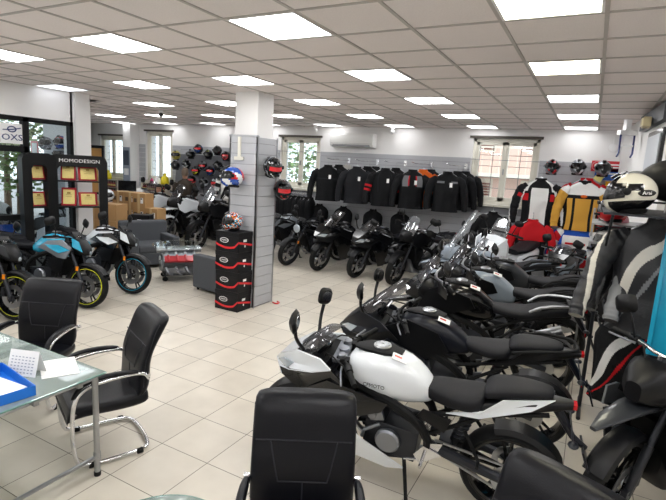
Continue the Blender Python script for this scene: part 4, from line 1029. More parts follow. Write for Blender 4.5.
# ================================================================ GARMENTS
def garment(label, name, cat, loc, head, mats, pat, sc_=1.0, group=None, ln=.66, arms=True, armdir=0.0, armpat=None, tagw=False, legs=False, hanger=True):
    # local: front faces +x, origin at the neck
    T = thing(name, label, cat, loc, R(head), group); T.scale = (sc_,)*3
    rr = random.Random(label)
    prof = [(0, .075, .07), (.02, .10, .075), (.05, .155, .08), (.095, .205, .09), (.16, .23, .105), (.28, .225, .12), (.42, .21, .115), (.54, .21, .115), (.64, .225, .12), (1.0, .23, .12)]
    N = 28 if pat is plain else (240 if loc[1] < 6 else 72); NV = 18 if pat is plain else (180 if loc[1] < 6 else 54); rs = []
    def pr(v):
        v = v if v < .64 else .64
        for (a, w1, d1), (b, w2, d2) in zip(prof, prof[1:]):
            if a <= v <= b:
                u = (v-a)/(b-a); return w1+(w2-w1)*u, d1+(d2-d1)*u
        return .22, .12
    ph = [rr.uniform(0, 6) for _ in range(4)]
    for j in range(NV+1):
        v = .64*(j/NV)**1.15; wd, dp = pr(v); ring = []
        for k in range(N):
            a = 2*PI*k/N; y = wd*math.copysign(abs(math.sin(a))**.8, math.sin(a)); x = dp*math.copysign(abs(math.cos(a))**.8, math.cos(a))
            fold = .008*math.sin(5*a+ph[0]+9*v)+.006*math.sin(11*a+ph[1])*min(1, v*3)+.006*math.sin(30*v+2*a+ph[2])
            ring.append(Vector((x*(1+fold*5), y*(1+fold*1.2), -v*ln/.64)))
        rs.append(ring)
    def mi(i, k):
        a = 2*PI*(k+.5)/N; y = math.sin(a); v = ((i+.5)/NV)**1.15; fr = math.cos(a) > 0
        return pat(y, v, fr) % len(mats)
    MB().rings(rs, True, mi).build('torso', mats, T)
    MB().lathe([(.078, -.03), (.082, .0), (.076, .025), (.066, .022), (.07, -.02)], (0, 0, .0), 'z', 20).build('collar', mats[0], T)
    NS = 3 if armpat is None else (24 if loc[1] < 6 else 12); NK = 42 if loc[1] > 6 else 84
    if arms:
        for s in (-1, 1):
            pts = [Vector((0, s*.165, -.095)), Vector((.01+armdir*.02, s*.235, -.15)), Vector((.02+armdir*.05, s*.285, -.27)), Vector((.035+armdir*.08, s*.315, -.42)), Vector((.07+armdir*.12, s*.325, -.56)), Vector((.085+armdir*.14, s*.32, -.63))]
            rad = [.062, .078, .07, .062, .052, .044]; PP = []; RR = []
            for i in range(5):
                for q in range(NS): u = q/NS; PP.append(pts[i].lerp(pts[i+1], u)); RR.append(rad[i]*(1-u)+rad[i+1]*u+.0025*math.sin(9*(i+u)+ph[3])+.0015*math.sin(17*(i+u)+ph[1]))
            PP.append(pts[5]); RR.append(rad[5])
            ap = armpat or (lambda i, k: 0)
            MB().tube(PP, RR, 14 if armpat is None else NK, (lambda i, k: 0) if armpat is None else (lambda i, k: ap(i*3/NS, k*14/NK) % len(mats))).build('sleeve', mats, T)
    if legs:
        for s in (-1, 1): MB().tube([(0, s*.1, -ln+.02), (.01, s*.115, -ln-.3), (.02, s*.12, -ln-.5), (.0, s*.12, -ln-.85)], [.10, .088, .075, .055], 16, lambda i, k: (1 if i == 1 and k < 8 else 0)).build('trouser_leg', mats, T)
    if hanger:
        m = MB().tube([(0, 0, .03), (0, 0, .09), (-.01, 0, .12), (-.035, 0, .13), (-.05, 0, .11)], .005, 6, sm=1); m.tube([(0, -.16, -.06), (0, 0, .035), (0, .16, -.06)], .011, 6); m.build('hanger', steel, T)
    if tagw: MB().box((.135, .05, -.20), (.004, .045, .075)).build('price_tag', whl, T)
    return T
plain = lambda y, v, f: 0
def jk(k):
    return [
     lambda y, v, f: 1 if abs(v-.35) < .02 and f else 0,
     lambda y, v, f: 1 if f and abs(y) < .04 else 0,
     lambda y, v, f: 1 if f and (abs(abs(y)-.45) < .06 and v < .6) else 0,
     lambda y, v, f: (1 if f and .12 < v < .42 and .25 < abs(y) < .7 else (2 if f and .12 < v < .40 and .18 < abs(y) < .3 else 0)),
     lambda y, v, f: 1 if f and abs(v-.24) < .03 and .2 < abs(y) < .7 else 0][k]
gj = 'textile jackets hanging on the back wall'
jd = [(328, [cb_, cdg], 'black', 'leftmost front jacket, left of the textured one'), (357, [cdg, cb_], 'charcoal textured', 'second front jacket from the left'), (385.5, [cb_, cdg, cr_], 'black with red and white sleeve bands', 'third front jacket'), (413, [cb_, cg_, cr_], 'black with grey chest panels and red trim', 'fourth front jacket'), (448, [cb_, cg_], 'black with pale chest piping', 'rightmost front jacket, beside the window')]
for k, (px, ms, cdesc, pl) in enumerate(jd):
    p = aty(px, 170, 10.0)
    ap = None
    if k == 2: ap = lambda i, kk: (2 if 6 < i < 6.8 or 7.6 < i < 8.4 else 0)
    garment('%s motorcycle jacket with white price tag' % cdesc, 'jacket', 'jacket', (p.x, 10.0, 2.17), -65, ms, jk(k), 1.22, gj, tagw=True, armpat=ap)
    garment('plain jacket just behind the %s one' % cdesc, 'jacket', 'jacket', (p.x+.14, 10.27, 2.19), -65, [cb_ if k != 3 else cor, cdg], plain, 1.18, gj)
    if k != 2:
        garment('jacket against the wall behind the %s one' % cdesc, 'jacket', 'jacket', (p.x+.26, 10.46, 2.20), -65, [[clg, cdg, cb_, cdg, cb_][k]], plain, 1.1, gj, tagw=False)
    m = MB().tube([(p.x-.02, 9.93, 2.36), (p.x+.0, 10.15, 2.335), (p.x+.20, 10.69, 2.335)], .011, 8).box((p.x+.2, 10.68, 2.33), (.06, .02, .12)); o = m.build('garment_rail', chrome); tag(o, 'chrome arm holding the %s jacket' % cdesc, 'wall hook')
# racing suits on the back wall
p = aty(540, 190, 10.2)
def suit1(y, v, f):
    if not f: return 0
    if abs(y) < .42 and v > .18: return 1
    if .42 < abs(y) < .6 and v > .35: return 0
    if .6 < abs(y) and .3 < v < .45: return 2
    if abs(y) > .62 and v < .25: return 1
    return 0
garment('white and black leather racing jacket with red details, left of the yellow one', 'racing_jacket', 'jacket', (p.x, 10.15, 2.14), -82, [cb_, cw_, cr_], suit1, 1.35, None, armpat=lambda i, k: (1 if 3 < (k+.25*i) % 7 < 5 else (2 if 4 < i < 5.5 and k < 6 else 0)))
p = aty(584, 190, 10.2)
def suit2(y, v, f):
    if not f: return 3 if v < .1 else 0
    if v < .26: return 1
    if .26 < v < .34: return 0
    if abs(y) < .36: return 2
    if .5 < abs(y) < .8: return 2
    return 0
garment('ochre yellow white and black leather racing jacket at the right of the back wall', 'racing_jacket', 'jacket', (p.x, 10.12, 2.14), -84, [cb_, cw_, cyl, cr_, cor], suit2, 1.35, None, armpat=lambda i, k: (1 if i < 3 else (2 if k < 8 else 0)))
garment('red and black jacket mostly hidden behind the ochre racing jacket', 'racing_jacket', 'jacket', (p.x+.02, 10.42, 2.19), -84, [cr_, cb_], plain, 1.38, None)
ob = [o for o in C.objects if o.get('label', '').startswith('ochre yellow')][0]
MB().ell((.135, 0, -.19), (.012, .04, .022), 12, 8).build('badge', cor, ob)
p = aty(575, 240, 10.1)
def suit3(y, v, f):
    if v < .22: return 1
    if v < .5: return 2 if abs(y) < .7 else 1
    if v < .85: return 3 if math.sin(14*v+6*abs(y)) > -.3 else 2
    return 2
garment('blue white and red racing leathers low on the back wall under the ochre jacket', 'racing_suit', 'racing suit', (p.x, 10.1, 1.34), -86, [cb_, cbl, cw_, cr_], suit3, 1.3, None, ln=.7, armpat=lambda i, k: (2 if i % 5 < 2.4 else (3 if k < 7 else 1)))
ob = [o for o in C.objects if o.get('label', '').startswith('blue white and red racing')][0]
MB().box((.128, 0, -.26), (.004, .26, .03)).build('chest_band', cr_, ob); MB().box((.128, 0, -.36), (.004, .30, .05)).build('chest_band', cbl, ob)
for s, lab in ((-1, 'left'), (1, 'right')):
    q = aty(576+s*10, 226, 10.2); m = MB().loft([(0, .11, -.12, .12), (.04, .14, -.16, .15), (.10, .13, -.17, .15), (.14, .09, -.13, .12)], 14, 3.5)
    o = m.build('knee_panel', cr_); o.location = (q.x, 10.44, q.z); o.rotation_euler.z = R(-90); tag(o, 'red leather trouser leg hanging under the ochre jacket, %s one' % lab, 'leathers', 'red trouser legs below the ochre jacket')
p = aty(526, 232, 10.2)
garment('bright red and black jacket beside the white scooter', 'jacket', 'jacket', (-.95, 9.9, 1.36), -75, [cr_, cb_], lambda y, v, f: 1 if v > .45 else (1 if abs(y) > .8 else 0), 1.25, None)
garment('black jacket hanging low between the clear screen and the red jacket', 'jacket', 'jacket', (-1.75, 10.2, 1.42), -75, [cb_, cdg], plain, 1.15, None)
# low black garments behind the back row bikes
for k, px in enumerate((318, 342, 372, 400)):
    p = aty(px, 215, 10.3)
    garment('black trousers hanging low on the back wall, %s from left below the jackets' % ['first', 'second', 'third', 'fourth'][k], 'trousers', 'trousers', (p.x, 10.35, 1.22), -70, [cb_, cdg], plain, 1.0, 'black trousers under the jackets', arms=False)
# low rail of black clothes below the middle window
T = thing('clothes_rail', 'low chrome rail under the middle window', 'clothes rail', (-6.7, 10.2, 0))
MB().tube([(-.75, 0, .02), (-.75, 0, 1.47), (.65, 0, 1.47), (.65, 0, .02)], .014, 8).build('rail_tube', chrome, T)
for x in (-.75, .65): MB().tube([(x, -.2, .015), (x, .2, .015)], .014, 8).build('foot', chrome, T)
gp = None
for k in range(11):
    lab = 'black garment on the low window rail, %s from left' % ['first', 'second', 'third', 'fourth', 'fifth', 'sixth', 'seventh', 'eighth', 'ninth', 'tenth', 'eleventh'][k]
    x = -7.35+k*.125
    if gp is None: gp = garment(lab, 'hanging_garment', 'garment', (x, 10.2, 1.37), 8, [cb_, cdg], plain, .95, 'black garments on the low rail', ln=.6, arms=False)
    else:
        c = dup(gp); c.location = (x, 10.2+.01*(k % 3), 1.37); c['label'] = lab; c.rotation_euler.z = R(4+5*(k % 3))
# white gray leathers by the helmets: white/black suit hanging near pillar
p = aty(218, 180, 10.0)
garment('white and black leather suit hanging at the right end of the helmet wall', 'racing_suit', 'racing suit', (-8.1, 9.55, 1.86), -70, [cw_, cb_, cr_], lambda y, v, f: 0 if math.sin(5*y+9*v) > -.3 else 1, 1.0, None, armpat=lambda i, k: 0 if i % 4 < 2 else 1, legs=True)
# ---- right foreground garment rack
T = thing('garment_rack', 'dark steel garment rack standing at the right edge', 'rack', (.5, 4.95, 0))
MB().tube([(-.36, .0, .0), (-.36, .0, 2.0), (1.1, .35, 2.0), (1.1, .35, 0)], .018, 10).build('rack_frame', dalu, T)
MB().bx((-.42, -1.05, 1.925), (.25, .05, 1.94)).tube([(-.36, 0, 1.93), (-.36, -1.0, 1.93)], .012).tube([(-.36, 0, 1.4), (-.36, -1.0, 1.92)], .01).build('top_shelf', dalu, T)
for x, y in ((-.36, 0), (1.1, .35)): MB().tube([(x, y-.25, .02), (x, y+.25, .02)], .018).build('foot', dalu, T)
def lea1(y, v, f):
    q = y*.55+v*1.2-.42+.12*math.sin(6*v)
    return 1 if -.09 < q < .07 else (2 if .2 < q < .24 else 0)
gl = 'leather suits on the right garment rack'
lbk = mat('suit_leather_black', '222327', .45, bump=.25, bscale=60); lw_ = mat('suit_leather_white', 'd5d2c8', .45, bump=.2, bscale=60); lgy = mat('suit_leather_grey', '7d7f82', .45, bump=.2, bscale=60)
lbl = mat('suit_leather_pale_blue', '9fb6c8', .45, bump=.2, bscale=60)
for k, (x, y, hd, ms, pt, lab) in enumerate([
  (.50, 4.50, -112, [lbk, lw_, lgy], lea1, 'black leather suit with cream flashes, leftmost on the right rack'),
  (.60, 4.78, -116, [lbk, lgy, lw_], lambda y, v, f: 2 if abs(y*.7+v*1.1-.38-.1*math.sin(7*v)) < .07 else (1 if y*.7+v*1.1 > .72 else 0), 'grey and black leather suit, second on the right rack'),
  (.74, 4.55, -108, [lgy, lbk, lw_], lambda y, v, f: 1 if math.sin(4*y-4*v) > -.3 else (2 if math.sin(6*y+5*v) > .9 else 0), 'grey leather jacket with black panels, third on the right rack'),
  (.86, 4.80, -112, [lbk, lbl, lgy], lambda y, v, f: 1 if math.sin(3*y+7*v+1) > .7 else 0, 'black leather suit with pale blue wave, fourth on the right rack')]):
    garment(lab, 'racing_suit', 'racing suit', (x, y, 1.86), hd, ms, pt, 1.28, gl, ln=.70, armdir=1.2, armpat=lambda i, q: (1 if (q+i*.5) % 9 < 1.3 else 0))
for k, (x, y, z, ms, lab) in enumerate([(.42, 4.72, 1.02, [cb_, cw_, cr_], 'black white and red trousers hanging lower at the right rack, nearest the aisle'), (.58, 5.0, 1.02, [cw_, cb_, cr_], 'white and black trousers behind the lower black ones'), (.76, 4.85, 1.02, [cb_, cr_], 'black trousers lowest at the right rack beside the wall')]):
    garment(lab, 'trousers', 'trousers', (x, y, z), -110, ms, lea1, 1.1, 'trousers on the lower level of the right rack', arms=False, ln=.7)
o = MB().bx((0, 0, 0), (.42, .02, 1.0)).bx((0, -.03, .0), (.03, .05, 1.0)).bx((.39, -.03, 0), (.42, .05, 1.0)).bx((0, -.03, .97), (.42, .05, 1.0)).build('banner_panel', cyan, None, 0, .004); o.location = (.51, 4.30, .82); o.rotation_euler.z = R(-8); tag(o, 'bright cyan display panel at the right edge behind the hanging suits', 'display panel')
m = MB().bx((.55, 4.20, 0), (.90, 4.42, .78)).bx((.50, 4.16, .78), (.95, 4.44, .818)); o = m.build('display_plinth', mblk); tag(o, 'dark plinth under the cyan display panel', 'plinth'); o.rotation_euler.z = 0
m = MB().ell((0, 0, 0), (.26, .22, .17), 20, 12); m.tube([(-.1, 0, .14), (0, 0, .2), (.1, 0, .14)], .012, 6); o = m.build('backpack', mblk); o.location = (.56, 4.62, 2.19); tag(o, 'black rounded bag at the top right behind the large cream helmet', 'bag')
# ================================================================ BOX STACK
names = ['top', 'second from top', 'third from top', 'bottom']
hb0 = None
for k in range(4):
    lab = 'black helmet box with red stripe, %s of the stack at the pillar' % names[3-k]
    if hb0 is None:
        hb0 = thing('helmet_box', lab, 'box', (-4.50, 5.44, 0), 0, 'black helmet boxes stacked at the pillar')
        bc = mat('black_card', '131316', .5, spec=.25); MB().bx((-.21, -.155, .001), (.21, .155, .284)).build('carton', bc, hb0, 0, .003)
        MB().bx((-.213, -.158, .225), (.213, .158, .289)).build('lid', bc, hb0, 0, .003)
        red = mat('red_print', 'd3222a', .5)
        pts = []; n = 18
        for face in ('y', 'x'):
            L_ = .42 if face == 'y' else .31; m = MB(); pol = []
            def q_(u): return .105-.045*math.sin(PI*u)+.05*max(0, u-.82)/.18 if face == 'y' else .15-.05*u*1.2
            up_ = []; lo = []
            for q in range(n+1):
                u = q/n; up_.append((u, q_(u)+.014)); lo.append((u, q_(u)-.016))
            for q in range(n):
                a0, a1, b0, b1 = up_[q], up_[q+1], lo[q], lo[q+1]
                def W(u, z, o_=.0016): return (-.21+u*.42, -.1555-o_, z) if face == 'y' else (.2105+o_, -.155+u*.31, z)
                m.add([W(*a0), W(*a1), W(*b1), W(*b0), W(*a0, 0), W(*a1, 0), W(*b1, 0), W(*b0, 0)], [(0, 1, 2, 3), (0, 4, 5, 1), (3, 2, 6, 7)])
            m.build('stripe', red, hb0)
        e = MB().lathe([(.0, 0), (.075, 0), (.078, .002), (.0, .002)], (0, 0, 0), 'z', 28).build('logo_oval', whl, hb0); e.rotation_euler = (PI/2, 0, 0); e.scale = (1, .48, 1); e.location = (-.05, -.1575, .165)
        e2 = MB().lathe([(0, 0), (.066, 0), (.068, .001), (0, .001)], (0, 0, 0), 'z', 28).build('logo_ring', bc, hb0); e2.rotation_euler = (PI/2, 0, 0); e2.scale = (1, .42, 1); e2.location = (-.05, -.1597, .165)
        text('lettering', 'CABERG', .034, whl, hb0, (-.05, -.161, .165), (PI/2, 0, 0), .0006)
        MB().box((.213, -.02, .17), (.003, .07, .035)).build('label_patch', whl, hb0); MB().box((.213, -.02, .09), (.003, .02, .03)).build('symbol_patch', whl, hb0)
    else:
        c = dup(hb0); c.location = (-4.50+[0, .005, -.004, .003][k], 5.44+[0, .006, .0, -.004][k], .29*k); c['label'] = lab
o = MB().tube([(-4.19, 6.02, .015), (-4.10, 5.98, .015), (-4.08, 6.06, .018), (-4.16, 6.10, .015)], .012, 8, sm=2).build('strap', redp); tag(o, 'red strap lying on the floor at the pillar foot', 'strap')
# ================================================================ ARMCHAIRS
def armchair(label, loc, head, W=.82):
    T = thing('armchair', label, 'armchair', loc, R(head), 'charcoal armchairs around the engine')
    h = W/2
    MB().bx((-.36, -h+.15, .06), (.40, h-.15, .30)).build('base', sofa_m, T, 0, .02)
    MB().bx((-.26, -h+.155, .30), (.41, h-.155, .45)).build('seat_cushion', sofa_m, T, 0, .035)
    for s in (-1, 1): MB().bx((-.36, s*h-.075-.075*s, .05), (.42, s*h+.075-.075*s, .60)).build('arm', sofa_m, T, 0, .02)
    MB().prism([(-.42, .05), (-.20, .05), (-.26, .84), (-.42, .86)], -h, h).build('backrest', sofa_m, T, 0, .03)
    for x in (-.36, .36):
        for s in (-1, 1): MB().lathe([(.02, 0), (.025, .055)], (x, s*(h-.07), 0), 'z', 12).build('foot', mblk, T)
    return T
armchair('charcoal armchair left of the display engine, behind the white tank bike', (-7.75, 6.72, 0), -22, .95)
armchair('charcoal armchair whose side faces us, between the engine and the boxes', (-5.22, 6.18, 0), 172)
# ================================================================ ENGINE COFFEE TABLE
T = thing('display_engine', 'silver and red vee engine on a castor frame used as a table', 'engine', (-6.42, 6.25, 0), R(52)); T.scale = (1.3, 1.3, 1.1)
rm = mat('red_cast', 'a81622', .35, .2, coat=.3)
MB().box((0, 0, .20), (.42, .30, .18)).loft([(-.2, .12, .10, .2), (0, .17, .08, .2), (.2, .12, .10, .2)], 14, 3).build('crankcase', alu, T, 0, .02)
for s in (-1, 1):
    rt = Matrix.Rotation(s*.75, 3, 'X'); m = MB().box((0, -s*.16, .33), (.46, .14, .2), rt)
    for k in range(5): m.box((0, -s*.16, .33), (.48, .15, .008), rt)
    b = m.build('cylinder_bank', alu, T, 0, .008)
    m = MB().box((0, -s*.225, .375), (.44, .11, .05), rt)
    for k in range(4): m.box((-.165+.11*k, -s*.235, .40), (.03, .12, .02), rt)
    m.build('cam_cover', rm, b, 0, .015)
m = MB()
for k in range(4):
    for s in (-1, 1): m.tube([(-.18+.12*k, s*.10, .38), (-.18+.12*k, s*.07, .46), (-.18+.12*k, 0, .49)], .03, 10, sm=1)
m.tube([(-.30, .05, .49), (.28, .05, .49)], .045, 12).tube([(-.30, -.05, .49), (.28, -.05, .49)], .045, 12).box((.0, 0, .45), (.3, .16, .07)); m.build('intake_manifold', steel, T)
for k in range(4):
    for s_ in (-1, 1): MB().tube([(-.2+.13*k, s_*.20, .24), (-.17+.13*k, s_*.25, .16), (-.12+.13*k, s_*.2, .12)], .022, 10, sm=1).build('exhaust_stub', alu, T)
m = MB().lathe([(.07, 0), (.09, .02), (.09, .04)], (-.26, 0, .22), 'x', 18).lathe([(.05, 0), (.05, .03)], (-.26, .12, .30), 'x', 16).tube([(-.26, .05, .30), (-.24, .14, .36)], .012); m.build('pulley', steel, T)
m = MB()
for x in (-.2, .2):
    for y in (-.15, .15):
        m.tube([(x, y, .08), (x, y, .17)], .012, 8)
m.tube([(-.22, -.15, .10), (.22, -.15, .10), (.22, .15, .10), (-.22, .15, .10)], .012, 8, closed=True); m.build('castor_frame', dalu, T)
for x in (-.2, .2):
    for y in (-.15, .15): MB().lathe([(.0, -.015), (.035, -.015), (.038, 0), (.035, .015), (0, .015)], (x, y, .038), 'y', 18).build('castor', rub, T)
MB().lathe([(0, .56), (.36, .56), (.365, .565), (.36, .57), (0, .57)], (0, 0, 0), 'z', 40).build('glass_top', paneg, T)
m = MB()
for x, y in ((.18, .1), (-.18, .1), (.18, -.1), (-.18, -.1)): m.tube([(x, y, .42), (x, y, .56)], .008, 6)
m.build('top_support', steel, T)
# ================================================================ CARDBOARD BOXES
tape = mat('packing_tape', 'c9ae7f', .4); lblk = mat('label_dark', '2b2b2b', .6)
cp = None
bx_ = []
for c_ in range(4):
    for r_ in range(4 if c_ < 3 else 3): bx_.append((-10.05+c_*.35, 7.95+.05*(c_ % 2), r_*.32, c_, r_))
for c_ in range(2):
    for r_ in range(3): bx_.append((-10.85+c_*.40, 7.85+c_*.1, r_*.32, c_+4, r_))
hn = ['bottom', 'second from floor', 'third from floor', 'top']
for (x, y, z, c_, r_) in bx_:
    side = ['first', 'second', 'third', 'fourth and rightmost', 'far left rear', 'left rear'][c_]
    lab = 'brown carton with label, %s, %s column of the pile' % (hn[r_], side)
    if cp is None:
        cp = thing('cardboard_box', lab, 'box', (x, y, z), R(12), 'brown cartons piled before the counter')
        MB().bx((-.17, -.17, .001), (.17, .17, .326)).build('carton', card, cp, 0, .004)
        MB().bx((-.03, -.1712, .0), (.03, .1712, .3272)).build('tape', tape, cp)
        lb = MB().bx((.05, -.1722, .10), (.12, -.1715, .23)).build('label_sheet', whl, cp); MB().bx((.055, -.1728, .19), (.10, -.1723, .22)).build('print', lblk, lb)
        MB().bx((-.13, -.1722, .12), (-.05, -.1715, .21)).build('print', mat('brown_print', '5a4630', .7), cp)
    else:
        c = dup(cp); c.location = (x, y, z); c['label'] = lab; c.rotation_euler.z = R(12+((c_*7+r_*5) % 5-2))
lc = None
for k in range(3):
    T = thing('shipping_box', 'large tan shipping carton, %s beside the display stand' % ['bottom', 'middle', 'top'][k], 'box', (-9.35, 7.08, .36*k), R(20), 'large tan cartons behind the display stand')
    MB().bx((-.26, -.22, .001), (.26, .22, .357)).build('carton', card, T, 0, .005)
    m = MB().prism([(-.05, .24), (0, .26), (.05, .24), (.045, .16), (0, .11), (-.045, .16)], -.2225, -.2205); m.build('emblem', mat('brown_print', '5a4630', .7), T)
    MB().bx((-.26, -.03, .3575), (.26, .03, .3585)).build('tape', tape, T)
T = thing('red_striped_box', 'black box with red stripe behind the left armchair', 'box', (-8.45, 7.15, .62), R(30))
MB().bx((-.2, -.16, 0), (.2, .16, .30)).build('carton', mat('black_card', '131316', .5, spec=.25), T, 0, .003); m = MB()
for s in (-1, 1): m.box((s*.12, -.1605, .17), (.15, .003, .02), Matrix.Rotation(-s*.25, 3, 'Y'))
m.build('stripe', mat('red_print', 'd3222a', .5), T); MB().box((0, -.1605, .19), (.09, .003, .03)).build('logo_patch', whl, T)
o = MB().bx((-8.75, 6.95, 0), (-8.15, 7.35, .62)).build('plinth', mblk, None, 0, .01); tag(o, 'dark low plinth under the black box with red stripe', 'plinth')
# ================================================================ DISPLAY STANDS (shop display with red plaque cases)
def stand(loc, head, lab, W):
    T = thing('display_stand', lab, 'display stand', loc, R(head))
    # local: front faces -y, width along x
    m = MB()
    outer = [(-W, 0), (-W, 2.0), (-W+.03, 2.07), (-W+.1, 2.10), (W-.1, 2.10), (W-.03, 2.07), (W, 2.0), (W, 0)]
    inner = [(W-.13, 0), (W-.13, 1.86), (W-.16, 1.91), (-W+.16, 1.91), (-W+.13, 1.86), (-W+.13, 0)]
    m.add([(x, -.09, z) for x, z in outer]+[(x, .09, z) for x, z in outer]+[(x, -.09, z) for x, z in inner]+[(x, .09, z) for x, z in inner], [])
    fs = []; no, ni = 8, 6
    def quad(a, b, c, d): fs.append((a, b, c, d))
    mp = {0: 5, 1: 4, 2: 4, 3: 3, 4: 2, 5: 2, 6: 1, 7: 0}
    for i in range(7):
        a, b = i, i+1; c, d = mp[b], mp[a]
        for off, rev in ((0, False), (8, True)):
            f = [a+off, b+off] + ([16+(6 if off else 0)+c] if c != d else []) + [16+(6 if off else 0)+d]
            fs.append(tuple(reversed(f)) if rev else tuple(f))
        fs.append((a, a+8, b+8, b))
    for i in range(5): fs.append((16+i, 16+i+1, 22+i+1, 22+i))
    m.f = fs; m.m = [0]*len(fs)
    m.build('frame', mat('satin_black', '0c0d0f', .4, spec=.25), T)
    MB().bx((-W, -.2, 0), (W, .2, .05)).build('base', mblk, T, 0, .005)
    if W > .4: text('lettering', 'MOMODESIGN', .078, whl, T, (.02, -.094, 2.005), (PI/2, 0, 0), .002, sx=1.15)
    for k, z in enumerate((1.68, 1.26)):
        sh = MB().bx((-W+.13, -.11, z-.015), (W-.13, .10, z)).build('shelf', mblk, T)
    return T
for (sx_, sy_, hd, lab) in ((-7.53, 5.10, 58, 'black MOMODESIGN display stand with red plaque cases, nearer one'), (-7.74, 4.55, 80, 'second black display stand partly hidden at the left of the lettered one')):
    stand((sx_, sy_, 0), hd, lab, .43 if sx_ > -7.7 else .24)
    for z, zn in ((1.68, 'top'), (1.26, 'lower')):
        for q, qn in ((-.19, 'left'), (.17, 'right')):
            first = sx_ > -7.7
            if not first:
                if q > 0: continue
                q = 0
            q *= .8
            M_ = Matrix.Translation((sx_, sy_, 0))@Matrix.Rotation(R(hd), 4, 'Z')@Matrix.Translation((q, -.02, z))
            T = thing('plaque_case', 'red case with gold certificate plaque, %s on the %s shelf of the %s stand' % (qn, zn, 'lettered' if first else 'hidden'), 'plaque', M_.to_translation(), R(hd+(-10 if q < 0 else 8)), 'red plaque cases on the display stands')
            rt = Matrix.Rotation(-.22, 3, 'X'); hh = .30 if q < 0 else .23; ww = .22 if q <= 0 else .28
            MB().box((0, .03, hh/2+.006), (ww, .03, hh), rt).build('case', redvel, T, 0, .004)
            g_ = MB().box((0, .013, hh/2+.006), (ww*.76, .008, hh*.78), rt).build('plaque', gold, T)
            m = MB()
            for t_ in range(3): m.box((0, .0085, hh/2+.04-.03*t_), (ww*.4, .002, .006), rt)
            m.box((0, .008, hh/2+.07), (.05, .002, .03), rt); m.build('print', mat('gold_print', '9a7a2a', .5), g_)
T = thing('cork_board', 'tall dark stand with tan cork board just behind the display stand', 'board', (-10.12, 7.25, 0), R(40)); T.scale = (.55, 1, 1.06)
MB().bx((-.32, -.02, 1.2), (.32, .02, 2.15)).build('cork', mat('cork', 'b58a52', .9, var=.15, vscale=60), T)
m = MB()
for a, b in (((-.36, -.03, 0), (-.31, .03, 2.2)), ((.31, -.05, 0), (.40, .05, 2.2)), ((-.36, -.03, 2.14), (.4, .03, 2.2)), ((-.36, -.03, 1.15), (.4, .03, 1.2))): m.bx(a, b)
m.bx((-.38, -.2, 0), (.42, .2, .04)); m.build('frame', mat('satin_black', '0c0d0f', .4, spec=.25), T)
# ================================================================ COUNTER AREA
T = thing('service_counter', 'white service counter behind the cartons', 'counter', (-11.2, 9.35, 0))
MB().bx((-1.3, -.3, .08), (.72, .3, .98)).build('body', mat('counter_white', 'dcdde0', .4), T, 0, .005); MB().bx((-1.34, -.34, .98), (.76, .34, 1.02)).build('worktop', whl, T, 0, .004); MB().bx((-1.26, -.27, 0), (.7, .27, .08)).build('plinth', mblk, T)
def onc(name, lab, cat, x, m, mt_): 
    o = m.build(name, mt_); o.location = (x, 9.25, 1.021); tag(o, lab, cat); return o
T = thing('monitor', 'dark computer monitor on the left of the service counter', 'monitor', (-11.7, 9.4, 1.021), R(60)); MB().bx((-.24, -.015, .12), (.24, .015, .42)).build('screen', gblk, T, 0, .004); MB().bx((-.03, 0, .004), (.03, .03, .14)).bx((-.1, -.08, 0), (.1, .08, .008)).build('stand', mblk, T)
onc('paper_stand', 'white card standing on the counter in front of the seated woman', 'sign', -11.0, MB().add([(-.11, -.06, 0), (.11, -.06, 0), (.11, 0, .26), (-.11, 0, .26), (.11, .06, 0), (-.11, .06, 0)], [(0, 1, 2, 3), (3, 2, 4, 5)]), whl)
onc('document_stack', 'stack of white papers at the right end of the counter', 'papers', -10.62, MB().box((0, 0, .09), (.22, .03, .18), Matrix.Rotation(-.2, 3, 'X')).box((0, .06, .05), (.2, .1, .1)), whl)
onc('pump_bottle', 'small cream pump bottle on the counter', 'bottle', -10.8, MB().lathe([(0, 0), (.035, 0), (.037, .1), (.015, .13), (.012, .17), (0, .17)], (0, 0, 0), 'z', 16).box((.015, 0, .175), (.05, .015, .012)), creamf)
# shelves with small red bottles under the windows
def bottleshelf(x0, x1, lab, grp):
    T = thing('wall_shelf', lab, 'shelf', ((x0+x1)/2, 10.5, 0)); h = (x1-x0)/2
    m = MB().bx((-h, -.12, .3), (-h+.02, .17, 1.36)).bx((h-.02, -.12, .3), (h, .17, 1.36)).bx((-h, .15, .3), (h, .17, 1.36)); m.build('carcass', mat('shelf_beige', 'cfc7b8', .6), T)
    m = MB()
    for z in (.3, .62, .86, 1.10, 1.34): m.bx((-h, -.12, z), (h, .15, z+.018))
    m.build('shelf_board', mat('shelf_beige', 'cfc7b8', .6), T)
    p = None; n = int((x1-x0-.1)/.085)
    for r_, z in enumerate((.878, 1.118)):
        for k in range(n):
            lb = 'small dark red bottle in the row on the %s' % (lab.split(' under')[0]) if False else 'small dark red bottle standing in a row on the %s shelf' % grp
            if p is None:
                p = thing('bottle', lb, 'bottle', (x0+.07+k*.085, 10.43, z), 0, 'bottles on the %s shelf' % grp)
                MB().lathe([(0, 0), (.03, 0), (.032, .02), (.032, .12), (.014, .15), (.014, .17)], (0, 0, 0), 'z', 12).build('body', mat('dark_red_plastic', '7d1820', .4), p)
                MB().lathe([(.016, .168), (.016, .195), (0, .195)], (0, 0, 0), 'z', 10).build('bottle_cap', mblk, p)
                MB().lathe([(.0328, .04), (.0328, .095)], (0, 0, 0), 'z', 12).build('label_band', [gold], p)
            else: c = dup(p); c.location = (x0+.07+k*.085, 10.43, z)
bottleshelf(-12.3, -11.25, 'beige shelf unit of red bottles under the window behind the counter', 'counter window')
bottleshelf(-14.5, -13.4, 'beige shelf unit of red bottles at the far left end', 'far left')
